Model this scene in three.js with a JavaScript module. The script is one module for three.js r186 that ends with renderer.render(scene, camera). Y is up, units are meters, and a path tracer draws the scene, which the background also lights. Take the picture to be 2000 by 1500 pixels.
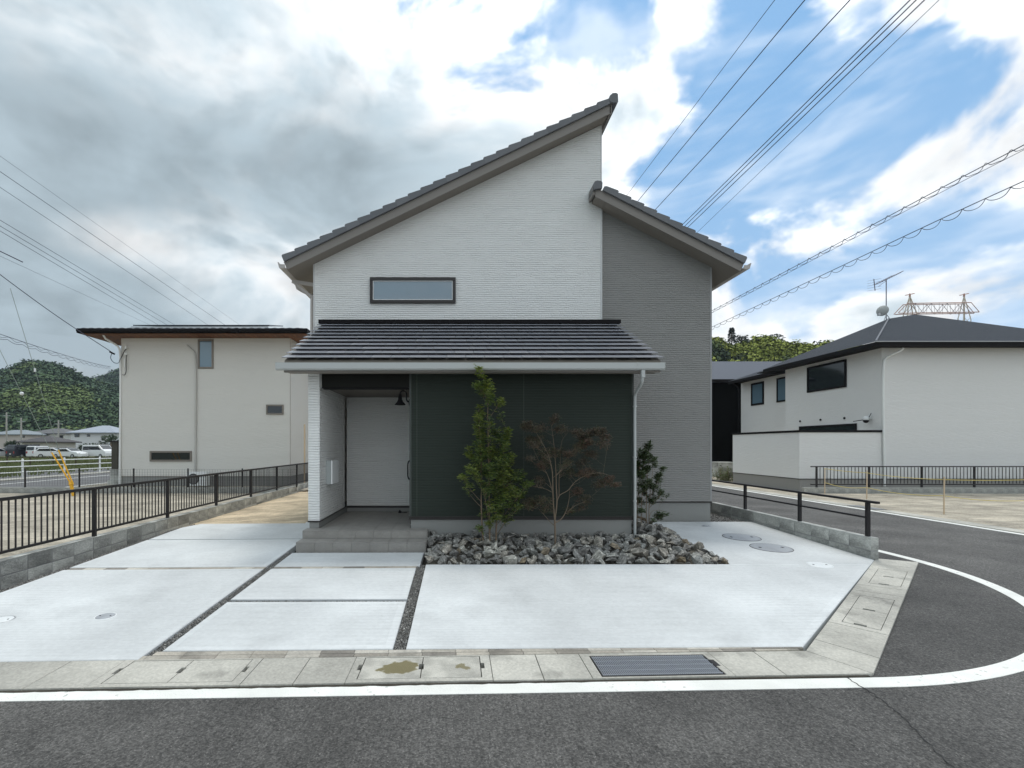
import * as THREE from 'three';
import { RoundedBoxGeometry } from 'three/addons/geometries/RoundedBoxGeometry.js';
import { ConvexGeometry } from 'three/addons/geometries/ConvexGeometry.js';
import { mergeGeometries } from 'three/addons/utils/BufferGeometryUtils.js';

// ───────────────────────── camera, sky, sun, exposure
const W = 1024, H = 768;
const scene = new THREE.Scene();
const camera = new THREE.PerspectiveCamera(2 * Math.atan(750 / 940) * 180 / Math.PI, W / H, 0.1, 4000);
camera.position.set(0, 1.65, 0);                       // a level camera, straight at the house front, its lens shifted up and to the right
camera.setViewOffset(W, H, 56.3, -61.4, W, H);
scene.add(camera);
const renderer = new THREE.WebGLRenderer({ antialias: true });
renderer.setSize(W, H);
renderer.toneMapping = THREE.LinearToneMapping;
renderer.toneMappingExposure = 1.2;
renderer.shadowMap.enabled = true;

// seeded random numbers and gradient noise
function rng(seed) { let a = seed >>> 0; return () => { a = (a + 0x6D2B79F5) | 0; let t = Math.imul(a ^ (a >>> 15), 1 | a); t = (t + Math.imul(t ^ (t >>> 7), 61 | t)) ^ t; return ((t ^ (t >>> 14)) >>> 0) / 4294967296; }; }
const PERM = new Uint8Array(512); { const r = rng(7), p = [...Array(256).keys()]; for (let i = 255; i > 0; i--) { const j = Math.floor(r() * (i + 1)); [p[i], p[j]] = [p[j], p[i]]; } for (let i = 0; i < 512; i++) PERM[i] = p[i & 255]; }
const fade = t => t * t * t * (t * (t * 6 - 15) + 10);
function grad(h, x, y, z) { h &= 15; const u = h < 8 ? x : y, v = h < 4 ? y : (h === 12 || h === 14 ? x : z); return ((h & 1) ? -u : u) + ((h & 2) ? -v : v); }
function noise(x, y, z) {
  const xf = Math.floor(x), yf = Math.floor(y), zf = Math.floor(z), X = xf & 255, Y = yf & 255, Z = zf & 255; x -= xf; y -= yf; z -= zf;
  const u = fade(x), v = fade(y), w = fade(z), A = PERM[X] + Y, AA = PERM[A] + Z, AB = PERM[A + 1] + Z, B = PERM[X + 1] + Y, BA = PERM[B] + Z, BB = PERM[B + 1] + Z;
  const l = (t, a, b) => a + t * (b - a);
  return l(w, l(v, l(u, grad(PERM[AA], x, y, z), grad(PERM[BA], x - 1, y, z)), l(u, grad(PERM[AB], x, y - 1, z), grad(PERM[BB], x - 1, y - 1, z))),
    l(v, l(u, grad(PERM[AA + 1], x, y, z - 1), grad(PERM[BA + 1], x - 1, y, z - 1)), l(u, grad(PERM[AB + 1], x, y - 1, z - 1), grad(PERM[BB + 1], x - 1, y - 1, z - 1))));
}
function fbm(x, y, z, n, gain = 0.5, lac = 2.03) { let s = 0, a = 1, t = 0; for (let i = 0; i < n; i++) { s += a * noise(x, y, z); t += a; a *= gain; x = x * lac + 13.7; y = y * lac + 5.1; z = z * lac + 9.2; } return s / t; }
const clamp = (x, a = 0, b = 1) => Math.min(b, Math.max(a, x));
const sst = (a, b, x) => { const t = clamp((x - a) / (b - a)); return t * t * (3 - 2 * t); };
const mix = (a, b, t) => a + (b - a) * t;
const RAD = Math.PI / 180;

// the sun stands high behind the house, behind thin cloud
const SUN = new THREE.Vector3(0.10, 1, -0.30).normalize();

// sky: a deck of grey cloud to the left and overhead, bright where the sun stands behind it, broken cumulus and blue to the right
{
  const w = 3600, h = 1800, data = new Float32Array(w * h * 4);
  // [azimuth from the house front (right positive), elevation, spread in azimuth, spread in elevation, cloud thickness added]
  const F = [[17.5, 41, 4.5, 3.2, -0.75], [31, 32, 4.5, 5.5, -0.62], [36, 25, 5, 5, -0.5], [43, 28, 4.5, 3, -0.45], [37, 15, 5, 2.2, -0.35], [24, 25, 2.0, 3.0, -0.32], [47, 17, 4, 2, -0.32], [33, 40, 3, 3, -0.40], [23, 41, 3, 4, 0.35],
    [-14.0, 30.5, 6.5, 4.0, 0.42], [-18, 26.5, 5, 2.5, 0.25], [-41, 25, 9, 5, 0.20], [-42, 14, 9, 4.0, 0.45], [-30, 27, 7, 5, 0.25], [-24, 36, 9, 5, 0.12], [-3, 41, 8, 6, -0.34], [-8, 45, 8, 3, -0.2], [5.5, 35, 5, 4, -0.08], [-20, 22.0, 7, 2.0, -0.22], [-33, 19.0, 7, 1.5, -0.2], [-36, 41, 5, 4, -0.15],
    [43, 39, 5, 3.5, 0.42], [37.5, 41, 2.5, 3, 0.3], [9, 32, 6, 3.5, 0.20], [20, 34, 4, 3.5, 0.22], [45, 12, 4, 2, 0.3], [32, 9, 7, 3, 0.2], [49, 22, 4, 2.5, 0.2], [27, 30, 2.2, 2.6, 0.26], [26, 14, 5, 4, 0.22], [12, 18, 8, 5, 0.2], [21, 19, 3.5, 2.5, -0.3], [40, 20, 3, 2, -0.25], [29, 20.5, 2.5, 1.8, -0.2], [-36, 37, 10, 6, -0.16], [33, 29, 1.8, 2.4, 0.32], [28.5, 37, 2.5, 3, 0.3], [36, 19.5, 4, 1.6, 0.2], [42, 23, 3, 1.5, 0.22]];
  for (let j = 0; j < h; j++) {
    const el = ((j + 0.5) / h - 0.5) * Math.PI, sy = Math.sin(el), cy = Math.cos(el), eld = el / RAD;
    if (eld < -0.3) { for (let i = 0; i < w; i++) { const o = (j * w + i) * 4; data[o] = 0.30; data[o + 1] = 0.31; data[o + 2] = 0.31; data[o + 3] = 1; } continue; }
    for (let i = 0; i < w; i++) {
      const ph = ((i + 0.5) / w - 0.5) * 2 * Math.PI, x = Math.cos(ph) * cy, z = Math.sin(ph) * cy;
      let az = ph / RAD + 90; if (az > 180) az -= 360;
      // noise in the direction itself, flattened a little as cloud layers are
      const vy = sy * 1.55, X = x * 2.6, Y = vy * 2.6, Z = z * 2.6;
      const w1 = noise(X * 1.3 + 5, Y * 1.3, Z * 1.3), w2 = noise(X * 1.3, Y * 1.3 + 31, Z * 1.3), qx = X + w1 * 0.22, qy = Y + w2 * 0.22, qz = Z + w1 * 0.1;
      const big = fbm(qx * 0.8 + 2.1, qy * 1.0, qz * 0.8 + 1.5, 4, 0.5), det = fbm(qx * 2.1 + 3, qy * 2.4, qz * 2.1, 7, 0.56), puff = fbm(qx * 4.2 + 9, qy * 4.6, qz * 4.2, 4, 0.5);
      const left = 0.5 - 0.5 * Math.sin((az - 10) * RAD), behind = sst(70, 150, Math.abs(az));
      let t = 0.09 + 0.56 * sst(0.40, 0.68, left) + 0.34 * behind + big * 0.75;
      for (const f of F) { let a = az - f[0]; if (a > 180) a -= 360; if (a < -180) a += 360; const e2 = (a / f[2]) ** 2 + ((eld - f[1]) / f[3]) ** 2; if (e2 < 14) t += f[4] * Math.exp(-e2 * 0.5); }
      const soft = sst(0.30, 0.85, t);                    // thick cloud is smooth, thin cloud ragged
      t += det * mix(1.05, 0.62, soft) + Math.abs(puff) * mix(0.30, 0.12, soft) - 0.05;
      const cover = sst(-0.13, 0.27, t), thick = sst(0.10, 0.98, t);
      const cs = x * SUN.x + sy * SUN.y + z * SUN.z, ang = Math.acos(clamp(cs, -1, 1)) / RAD, glow = Math.exp(-((ang / 22) ** 2)), wide = Math.exp(-((ang / 48) ** 2));
      const hz = Math.exp(-Math.max(eld, 0) / 15);
      let r = mix(0.165, 0.50, hz), g = mix(0.37, 0.68, hz), b = mix(0.66, 0.87, hz);
      const veil = sst(-0.15, 0.45, fbm(qx * 1.4 + 3, qy * 3.0, qz * 1.4 + 6.6, 5, 0.6)) * 0.60 + 0.24 * hz; r = mix(r, 0.80, veil); g = mix(g, 0.88, veil); b = mix(b, 0.97, veil);
      // cloud: bright edges and thin parts, blue-grey where it is thick; dimmer away from the sun, then brightened behind the camera to lift the house front
      const lum = mix(0.92 + 0.24 * wide, 0.37 + 0.16 * wide + 0.04 * (1 - behind) + 0.22 * behind, thick) * (0.95 + 0.46 * det + 0.26 * puff) * (1 + 0.14 * behind) + glow * 1.7 * (1 - 0.5 * thick);
      const cr = lum * mix(0.99, 0.80, thick), cg = lum * mix(1, 0.975, thick), cb = lum * mix(1.005, 1.09, thick);
      r = mix(r + glow * 0.5, cr, cover); g = mix(g + glow * 0.5, cg, cover); b = mix(b + glow * 0.5, cb, cover);
      const o = (j * w + i) * 4; data[o] = r; data[o + 1] = g; data[o + 2] = b; data[o + 3] = 1;
    }
  }
  const sky = new THREE.DataTexture(data, w, h, THREE.RGBAFormat, THREE.FloatType);
  sky.mapping = THREE.EquirectangularReflectionMapping; sky.magFilter = sky.minFilter = THREE.LinearFilter; sky.needsUpdate = true;
  scene.background = sky; scene.environment = sky;
}
const sun = new THREE.DirectionalLight(new THREE.Color().setRGB(1, 0.95, 0.87), 1.2);
sun.position.copy(SUN).multiplyScalar(60); sun.castShadow = true; sun.shadow.radius = 22; sun.shadow.mapSize.set(4096, 4096);
Object.assign(sun.shadow.camera, { left: -30, right: 30, top: 30, bottom: -30, near: 1, far: 140 });
scene.add(sun);

scene.fog = new THREE.FogExp2(new THREE.Color().setRGB(0.60, 0.70, 0.80), 0.00022);

// ───────────────────────── helpers
const taken = {};
function numbered(n) { const k = taken[n] = (taken[n] ?? -1) + 1; return k ? `${n}_${String(k).padStart(3, '0')}` : n; }
function tag(o, label, category, group, kind) { if (label) o.userData.label = label; if (category) o.userData.category = category; if (group) o.userData.group = group; if (kind) o.userData.kind = kind; return o; }
function thing(name, [x, y, z], label, category, group) { const o = new THREE.Group(); o.name = numbered(name); o.position.set(x, y, z); scene.add(o); return tag(o, label, category, group); }
const deepest = new WeakMap();
function originOf(p) { let x = 0, y = 0, z = 0; while (p && p !== scene) { x += p.position.x; y += p.position.y; z += p.position.z; p = p.parent; } return [x, y, z]; }
// a part whose geometry is given in world metres (parents here are never turned)
function part(name, geo, mat, parent, kind) {
  if (Array.isArray(geo)) geo = merge(geo);
  const [x, y, z] = originOf(parent); if (parent !== scene) geo.translate(-x, -y, -z);
  const m = new THREE.Mesh(geo, mat); m.name = parent === scene ? numbered(name) : name; m.castShadow = m.receiveShadow = true; parent.add(m);
  if (kind) m.userData.kind = kind; return m;
}
// a part that shares its geometry
function piece(name, geo, mat, parent, pos, rot, scale) {
  const m = new THREE.Mesh(geo, mat); m.name = name; m.castShadow = m.receiveShadow = true;
  const [x, y, z] = parent === scene ? [0, 0, 0] : originOf(parent); m.position.set(pos[0] - x, pos[1] - y, pos[2] - z); if (rot) m.rotation.set(...rot); if (scale) m.scale.set(...scale); parent.add(m); return m;
}
function merge(list) { return mergeGeometries(list.map(g => { const n = g.index ? g.toNonIndexed() : g; for (const k of Object.keys(n.attributes)) if (!['position', 'normal', 'uv'].includes(k)) n.deleteAttribute(k); return n; })); }
// uv in metres, laid on from the side each face looks to
function metric(g, ox = 0, oy = 0) {
  g = g.index ? g.toNonIndexed() : g; if (!g.attributes.normal) g.computeVertexNormals();
  const p = g.attributes.position, uv = new Float32Array(p.count * 2), a = new THREE.Vector3(), b = new THREE.Vector3(), c = new THREE.Vector3();
  for (let i = 0; i < p.count; i += 3) {
    a.fromBufferAttribute(p, i); b.fromBufferAttribute(p, i + 1); c.fromBufferAttribute(p, i + 2);
    const n = b.clone().sub(a).cross(c.clone().sub(a)), ax = Math.abs(n.x), ay = Math.abs(n.y), az = Math.abs(n.z);
    [a, b, c].forEach((v, k) => { let s, t; if (ay >= ax && ay >= az) { s = v.x; t = -v.z; } else if (ax >= az) { s = -v.z; t = v.y; } else { s = v.x; t = v.y; } uv[(i + k) * 2] = s + ox; uv[(i + k) * 2 + 1] = t + oy; });
  }
  g.setAttribute('uv', new THREE.BufferAttribute(uv, 2)); return g;
}
// box between two corners, d = distance in front of the camera (z = -d)
function bx(x0, x1, y0, y1, d0, d1, r = 0) {
  const w = x1 - x0, hh = y1 - y0, dd = d1 - d0;
  const g = r ? new RoundedBoxGeometry(w, hh, dd, 2, Math.min(r, w / 2.01, hh / 2.01, dd / 2.01)) : new THREE.BoxGeometry(w, hh, dd);
  g.translate((x0 + x1) / 2, (y0 + y1) / 2, -(d0 + d1) / 2); return metric(g);
}
// prism: outline of [x, y] pushed from depth d0 to d1
function prism(pts, d0, d1) { const s = new THREE.Shape(pts.map(p => new THREE.Vector2(...p))); const g = new THREE.ExtrudeGeometry(s, { depth: d1 - d0, bevelEnabled: false }); g.translate(0, 0, -d1); return metric(g); }
// prism: outline of [d, y] pushed from x0 to x1
function prismX(pts, x0, x1) { const s = new THREE.Shape(pts.map(([d, y]) => new THREE.Vector2(d, y))); const g = new THREE.ExtrudeGeometry(s, { depth: x1 - x0, bevelEnabled: false }); g.rotateY(Math.PI / 2); g.translate(x0, 0, 0); return metric(g); }
// sheet of slab: outline of [x, d] with a top height of top(x, d)
function sheet(pts, top, thick = 0.1, bevel = 0) {
  const s = new THREE.Shape(pts.map(p => new THREE.Vector2(...p)));
  const g = new THREE.ExtrudeGeometry(s, { depth: thick - bevel, bevelEnabled: bevel > 0, bevelThickness: bevel, bevelSize: bevel, bevelOffset: -bevel, bevelSegments: 2 });
  const p = g.attributes.position; for (let i = 0; i < p.count; i++) { const x = p.getX(i), d = p.getY(i), t = p.getZ(i); p.setXYZ(i, x, top(x, d) + t - (thick - bevel) - bevel, -d); }
  g.computeVertexNormals(); return metric(g);
}
// gridded ground with heights, x0..x1, d0..d1
function ground(x0, x1, d0, d1, nx, nd, y) {
  const g = new THREE.PlaneGeometry(1, 1, nx, nd), p = g.attributes.position, uv = g.attributes.uv;
  for (let i = 0; i < p.count; i++) { const x = mix(x0, x1, p.getX(i) + 0.5), d = mix(d0, d1, p.getY(i) + 0.5); p.setXYZ(i, x, y(x, d), -d); uv.setXY(i, x, d); }
  g.computeVertexNormals(); return g;
}
function tube(pts, r, seg = 0, sides = 6, closed = false) { const c = new THREE.CatmullRomCurve3(pts.map(p => new THREE.Vector3(...p)), closed, 'centripetal'); return new THREE.TubeGeometry(c, seg || Math.max(2, pts.length * 3), r, sides, closed); }
function rod(a, b, r, sides = 6, r2 = r) { const A = new THREE.Vector3(...a), B = new THREE.Vector3(...b), v = B.clone().sub(A), g = new THREE.CylinderGeometry(r2, r, v.length(), sides, 1); g.applyQuaternion(new THREE.Quaternion().setFromUnitVectors(new THREE.Vector3(0, 1, 0), v.normalize())); A.add(B).multiplyScalar(0.5); return g.translate(A.x, A.y, A.z); }
function bar(a, b, w, hh) { const A = new THREE.Vector3(...a), B = new THREE.Vector3(...b), v = B.clone().sub(A), L = v.length(), g = new THREE.BoxGeometry(w, hh, L); const m = new THREE.Matrix4().lookAt(B, A, new THREE.Vector3(0, 1, 0)); g.applyMatrix4(m); A.add(B).multiplyScalar(0.5); g.translate(A.x, A.y, A.z); return metric(g); }

// ───────────────────────── textures: colour, grain and fine relief
function pnoise(x, y, per, seed) { // tiles every per cells
  const xi = Math.floor(x), yi = Math.floor(y), fx = fade(x - xi), fy = fade(y - yi), m = v => ((v % per) + per) % per;
  const hsh = (a, b) => PERM[(PERM[(PERM[m(a) & 255] + m(b)) & 255] + seed) & 255] / 255;
  return mix(mix(hsh(xi, yi), hsh(xi + 1, yi), fx), mix(hsh(xi, yi + 1), hsh(xi + 1, yi + 1), fx), fy);
}
function tfbm(u, v, base, n, seed, gain = 0.5) { let s = 0, a = 1, t = 0, f = base; for (let i = 0; i < n; i++) { s += a * pnoise(u * f, v * f, f, seed + i * 17); t += a; a *= gain; f *= 2; } return s / t; }
function tex(n, m, fn, size, srgb, sizeY = size) {
  const d = new Uint8Array(n * m * 4); for (let j = 0; j < m; j++) for (let i = 0; i < n; i++) { const c = fn((i + 0.5) / n, (j + 0.5) / m, i, j), o = (j * n + i) * 4; if (typeof c === 'number') d[o] = d[o + 1] = d[o + 2] = clamp(c) * 255; else for (let k = 0; k < 3; k++) d[o + k] = clamp(c[k]) * 255; d[o + 3] = 255; }
  const t = new THREE.DataTexture(d, n, m); t.wrapS = t.wrapT = THREE.RepeatWrapping; t.magFilter = THREE.LinearFilter; t.minFilter = THREE.LinearMipmapLinearFilter; t.generateMipmaps = true; if (srgb) t.colorSpace = THREE.SRGBColorSpace; t.repeat.set(1 / size, 1 / sizeY); t.needsUpdate = true; return t;
}
const L = (r, g, b) => new THREE.Color().setRGB(r, g ?? r, b ?? r);
function mat(color, rough, o = {}) { return new THREE.MeshStandardMaterial({ color, roughness: rough, ...o }); }

// stacked split-face siding: 44 mm courses of bricks of uneven length
function courses(rows, n, seed, minB, maxB) {
  const r = rng(seed), list = []; for (let k = 0; k < rows; k++) { const cuts = []; let x = r() * 0.06; while (x < 1) { cuts.push([x, r(), r()]); x += mix(minB, maxB, r()); } list.push(cuts); } 
  return tex(n, n, (u, v) => {
    const wob = (tfbm(u, v, 24, 3, seed) - 0.5) * 0.45, y = v * rows + wob, row = ((Math.floor(y) % rows) + rows) % rows, f = y - Math.floor(y), c = list[row];
    let i = c.length - 1; for (let q = 0; q < c.length; q++) if (c[q][0] <= u) i = q;
    const x0 = c[i][0], x1 = i + 1 < c.length ? c[i + 1][0] : 1 + c[0][0], ex = Math.min(u >= x0 ? u - x0 : u + 1 - x0, x1 - u) * rows;
    const edge = Math.min(sst(0, 0.26, f), sst(0, 0.22, 1 - f)) * mix(0.55, 1, sst(0, 0.14, ex));
    return edge * (0.45 + 0.35 * c[i][1]) + 0.2 * tfbm(u, v, 96, 3, seed + 5);
  }, 2.2, false);
}
const bumpSiding = courses(50, 2048, 11, 0.06, 0.16);
const bumpLines = tex(512, 1024, (u, v) => { const y = v * 50, f = y - Math.floor(y); return 0.6 * Math.min(sst(0, 0.2, f), sst(0, 0.2, 1 - f)) + 0.4 * tfbm(u * 0.2, v, 64, 3, 3); }, 2.2, false);
const bumpFine = tex(512, 512, (u, v) => tfbm(u, v, 64, 4, 31), 0.8, false);
// broom-finished pale concrete
const slabTone = tex(1024, 1024, (u, v) => { const a = tfbm(u, v, 4, 5, 40), b = tfbm(u, v, 128, 3, 44), s = tfbm(u * 1, v, 6, 3, 49); const st = pnoise(u * 6, v * 160, 6, 9); const k = 0.925 + (a - 0.5) * 0.20 + (b - 0.5) * 0.06 + (st - 0.5) * 0.04 - sst(0.60, 0.85, s) * 0.05; return [k * 0.985, k * 0.995, k]; }, 4.2, true);
const slabBump = tex(1024, 1024, (u, v) => 0.6 * tfbm(u, v, 200, 2, 70) + 0.4 * pnoise(u * 12, v * 220, 220, 8), 1.6, false);
const gutterTone = tex(1024, 1024, (u, v) => { const a = tfbm(u, v, 4, 5, 60), b = tfbm(u, v, 160, 3, 64), s = sst(0.6, 0.78, tfbm(u, v, 7, 4, 69)); const k = 0.86 + (a - 0.5) * 0.34 + (b - 0.5) * 0.16 - s * 0.14; return [k, k * 0.985, k * 0.95]; }, 2.6, true);
// asphalt: dark binder, grey and pale stones
const asphaltTone = tex(2048, 2048, (u, v) => { const g1 = tfbm(u, v, 512, 2, 80), g2 = pnoise(u * 300, v * 300, 300, 83), p = pnoise(u * 700, v * 700, 700, 85), a = tfbm(u, v, 5, 5, 88); const k = 0.26 + (g1 - 0.5) * 0.20 + (g2 - 0.5) * 0.12 + (p > 0.955 ? 0.30 : 0) + (a - 0.5) * 0.12; return [k, k * 0.99, k * 0.98]; }, 3.7, true);
const asphaltBump = tex(1024, 1024, (u, v) => 0.65 * pnoise(u * 160, v * 160, 160, 90) + 0.35 * pnoise(u * 340, v * 340, 340, 92), 1.9, false);
const lineTone = tex(1024, 1024, (u, v) => { const a = tfbm(u, v, 8, 5, 190), p = pnoise(u * 420, v * 420, 420, 195), q = tfbm(u, v, 60, 3, 197); const k = 0.95 + (a - 0.5) * 0.12 - (p > 0.95 && a > 0.45 ? 0.25 : 0) - sst(0.70, 0.80, q) * sst(0.5, 0.62, a) * 0.2; return [k, k, k * 0.985]; }, 2.2, true);
const sandTone = tex(1024, 1024, (u, v) => { const a = tfbm(u, v, 5, 6, 100), b = tfbm(u, v, 140, 2, 104), s = pnoise(u * 9, v * 70, 70, 106); const k = 0.80 + (a - 0.5) * 0.42 + (b - 0.5) * 0.22 + (s - 0.5) * 0.14; return [k, k * 0.965, k * 0.90]; }, 3.1, true);
const grainBump = tex(512, 512, (u, v) => 0.5 * pnoise(u * 90, v * 90, 90, 110) + 0.5 * tfbm(u, v, 12, 4, 112), 1.3, false);
const blockTone = tex(1024, 512, (u, v) => { const a = tfbm(u, v, 6, 5, 120), b = tfbm(u, v, 128, 3, 124); const k = 0.78 + (a - 0.5) * 0.55 + (b - 0.5) * 0.2; return [k, k, k * 0.98]; }, 2.9, true, 1.45);
const rockTone = tex(1024, 1024, (u, v) => { const a = tfbm(u, v, 6, 5, 130), vein = sst(0.045, 0.0, Math.abs(tfbm(u, v, 7, 4, 137) - 0.5)) * sst(0.45, 0.62, tfbm(u, v, 5, 3, 139)), b = tfbm(u, v, 100, 3, 141); const k = 0.60 + (a - 0.5) * 0.5 + (b - 0.5) * 0.22 + vein * 0.38; return [k, k * 0.99, k * 0.975]; }, 1, true);
const tileTone = tex(512, 512, (u, v) => { const a = tfbm(u, v, 8, 4, 150), b = tfbm(u, v, 120, 2, 153); const k = 0.86 + (a - 0.5) * 0.09 + (b - 0.5) * 0.10; return [k, k * 0.99, k * 0.97]; }, 0.9, true);
const woodTone = tex(256, 512, (u, v) => { const k = 0.72 + 0.4 * (pnoise(u * 40, v * 4, 40, 160) - 0.5) + 0.2 * (tfbm(u, v, 16, 3, 164) - 0.5); return [k, k * 0.8, k * 0.6]; }, 0.8, true);

const M = {
  whiteSiding: mat(L(0.83, 0.83, 0.81), 0.75, { bumpMap: bumpSiding, bumpScale: 0.016 }),
  greySiding: mat(L(0.285, 0.28, 0.268), 0.75, { bumpMap: bumpSiding, bumpScale: 0.016 }),
  greenSiding: new THREE.MeshPhysicalMaterial({ color: L(0.030, 0.038, 0.031), roughness: 0.75, specularIntensity: 0.45, bumpMap: bumpLines, bumpScale: 0.005 }),
  foundation: mat(L(0.26, 0.262, 0.25), 0.85, { bumpMap: bumpFine, bumpScale: 0.002 }),
  black: new THREE.MeshPhysicalMaterial({ color: L(0.008, 0.007, 0.008), roughness: 0.75, specularIntensity: 0.35 }), darkMetal: mat(L(0.012, 0.010, 0.011), 0.6),
  fascia: mat(L(0.235, 0.215, 0.195), 0.6, { bumpMap: bumpFine, bumpScale: 0.001 }), soffit: mat(L(0.24, 0.215, 0.185), 0.8),
  darkSoffit: mat(L(0.17, 0.15, 0.125), 0.8), beam: new THREE.MeshPhysicalMaterial({ color: L(0.014, 0.014, 0.012), roughness: 0.8, specularIntensity: 0.4 }),
  gutter: mat(L(0.47, 0.485, 0.475), 0.4), gutterTaupe: mat(L(0.44, 0.41, 0.385), 0.45),
  tile: [0, 1, 2].map(i => new THREE.MeshPhysicalMaterial({ color: L(0.25 + 0.008 * i, 0.256 + 0.008 * i, 0.285 + 0.008 * i), roughness: 0.26 + 0.012 * i, ior: 1.6, bumpMap: bumpFine, bumpScale: 0.0004 })),
  verge: [0, 1, 2].map(i => mat(L(0.125 + 0.012 * i, 0.13 + 0.012 * i, 0.14 + 0.012 * i), 0.55, { bumpMap: bumpFine, bumpScale: 0.001 })),
  frame: mat(L(0.022, 0.017, 0.016), 0.4), bronze: mat(L(0.20, 0.175, 0.15), 0.45),
  glass: new THREE.MeshPhysicalMaterial({ color: L(0.13, 0.21, 0.27), roughness: 0.04, ior: 2.0 }), darkGlass: new THREE.MeshPhysicalMaterial({ color: L(0.012, 0.016, 0.02), roughness: 0.04, ior: 1.7 }),
  slab: [0, 1, 2].map(i => mat(L(0.71 - 0.02 * i, 0.715 - 0.02 * i, 0.71 - 0.02 * i), 0.85, { map: slabTone, bumpMap: slabBump, bumpScale: 0.002 })),
  margin: mat(L(0.73, 0.735, 0.73), 0.7, { map: slabTone }),
  concrete: [0, 1, 2].map(i => mat(L(0.62 - 0.012 * i, 0.62 - 0.012 * i, 0.60 - 0.012 * i), 0.9, { map: gutterTone, bumpMap: bumpFine, bumpScale: 0.003 })),
  asphalt: mat(L(1.75, 1.72, 1.66), 0.9, { map: asphaltTone, bumpMap: asphaltBump, bumpScale: 0.006, vertexColors: true }),
  linePaint: mat(L(0.86, 0.86, 0.84), 0.75, { map: lineTone, bumpMap: asphaltBump, bumpScale: 0.003 }),
  dirt: mat(L(0.17, 0.165, 0.155), 0.95, { map: sandTone, bumpMap: grainBump, bumpScale: 0.02 }),
  sand: mat(L(0.86, 0.76, 0.62), 0.95, { map: sandTone, bumpMap: grainBump, bumpScale: 0.02 }),
  lot: mat(L(0.66, 0.64, 0.60), 0.95, { map: sandTone, bumpMap: grainBump, bumpScale: 0.02 }),
  block: [0.63, 0.66, 0.70, 0.44].map(k => mat(L(k, k * 1.01, k * 0.99), 0.92, { map: blockTone, bumpMap: grainBump, bumpScale: 0.006 })),
  stepTile: [0, 1, 2].map(i => mat(L(0.39 + 0.006 * i, 0.38 + 0.006 * i, 0.368 + 0.006 * i), 0.65, { map: tileTone, bumpMap: bumpFine, bumpScale: 0.0015 })), grout: mat(L(0.30), 0.9),
  paver: [[0.56, 0.53, 0.49], [0.37, 0.35, 0.325], [0.47, 0.45, 0.42], [0.66, 0.64, 0.61], [0.31, 0.295, 0.28]].map(c => mat(L(...c), 0.9, { map: gutterTone, bumpMap: bumpFine, bumpScale: 0.003 })),
  bark: mat(L(0.22, 0.16, 0.11), 0.9, { bumpMap: grainBump, bumpScale: 0.004 }), barkPale: mat(L(0.20, 0.15, 0.105), 0.85, { bumpMap: grainBump, bumpScale: 0.003 }),
  whitePlastic: mat(L(0.72, 0.74, 0.74), 0.4), galvanised: mat(L(0.42, 0.43, 0.44), 0.45, { metalness: 0.5 }), wire: mat(L(0.06, 0.065, 0.10), 0.6), wireGreen: mat(L(0.22, 0.26, 0.22), 0.6),
  yellow: mat(L(0.75, 0.40, 0.02), 0.5), whitePaint: mat(L(0.78, 0.79, 0.77), 0.5), wood: mat(L(0.62, 0.48, 0.33), 0.8),
};
const g0 = d => 0.0333 * (Math.min(d, 10.3) - 7.49);            // the paved yard rises gently towards the house

// ───────────────────────── the setting: ground, roads, yard
function struct(name, geo, m) { const o = part(name, geo, m, scene); o.userData.kind = 'structure'; return o; }
function setting(name, pos = [0, 0, 0]) { const o = new THREE.Group(); o.name = numbered(name); o.position.set(...pos); o.userData.kind = 'structure'; scene.add(o); return o; }
function holed(pts, holes, top, thick, bevel = 0) { // sheet() with openings
  const s = new THREE.Shape(pts.map(p => new THREE.Vector2(...p))); for (const h of holes) s.holes.push(new THREE.Path(h.map(p => new THREE.Vector2(...p))));
  const g = new THREE.ExtrudeGeometry(s, { depth: thick - bevel, bevelEnabled: bevel > 0, bevelThickness: bevel, bevelSize: bevel, bevelOffset: -bevel, bevelSegments: 1 });
  const p = g.attributes.position; for (let i = 0; i < p.count; i++) { const x = p.getX(i), d = p.getY(i), t = p.getZ(i); p.setXYZ(i, x, top(x, d) + t - thick, -d); }
  g.computeVertexNormals(); return metric(g);
}
struct('ground', ground(-1500, 1500, -400, 2600, 60, 60, (x, d) => -0.45), mat(L(0.16, 0.17, 0.10), 1, { map: sandTone }));
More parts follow.
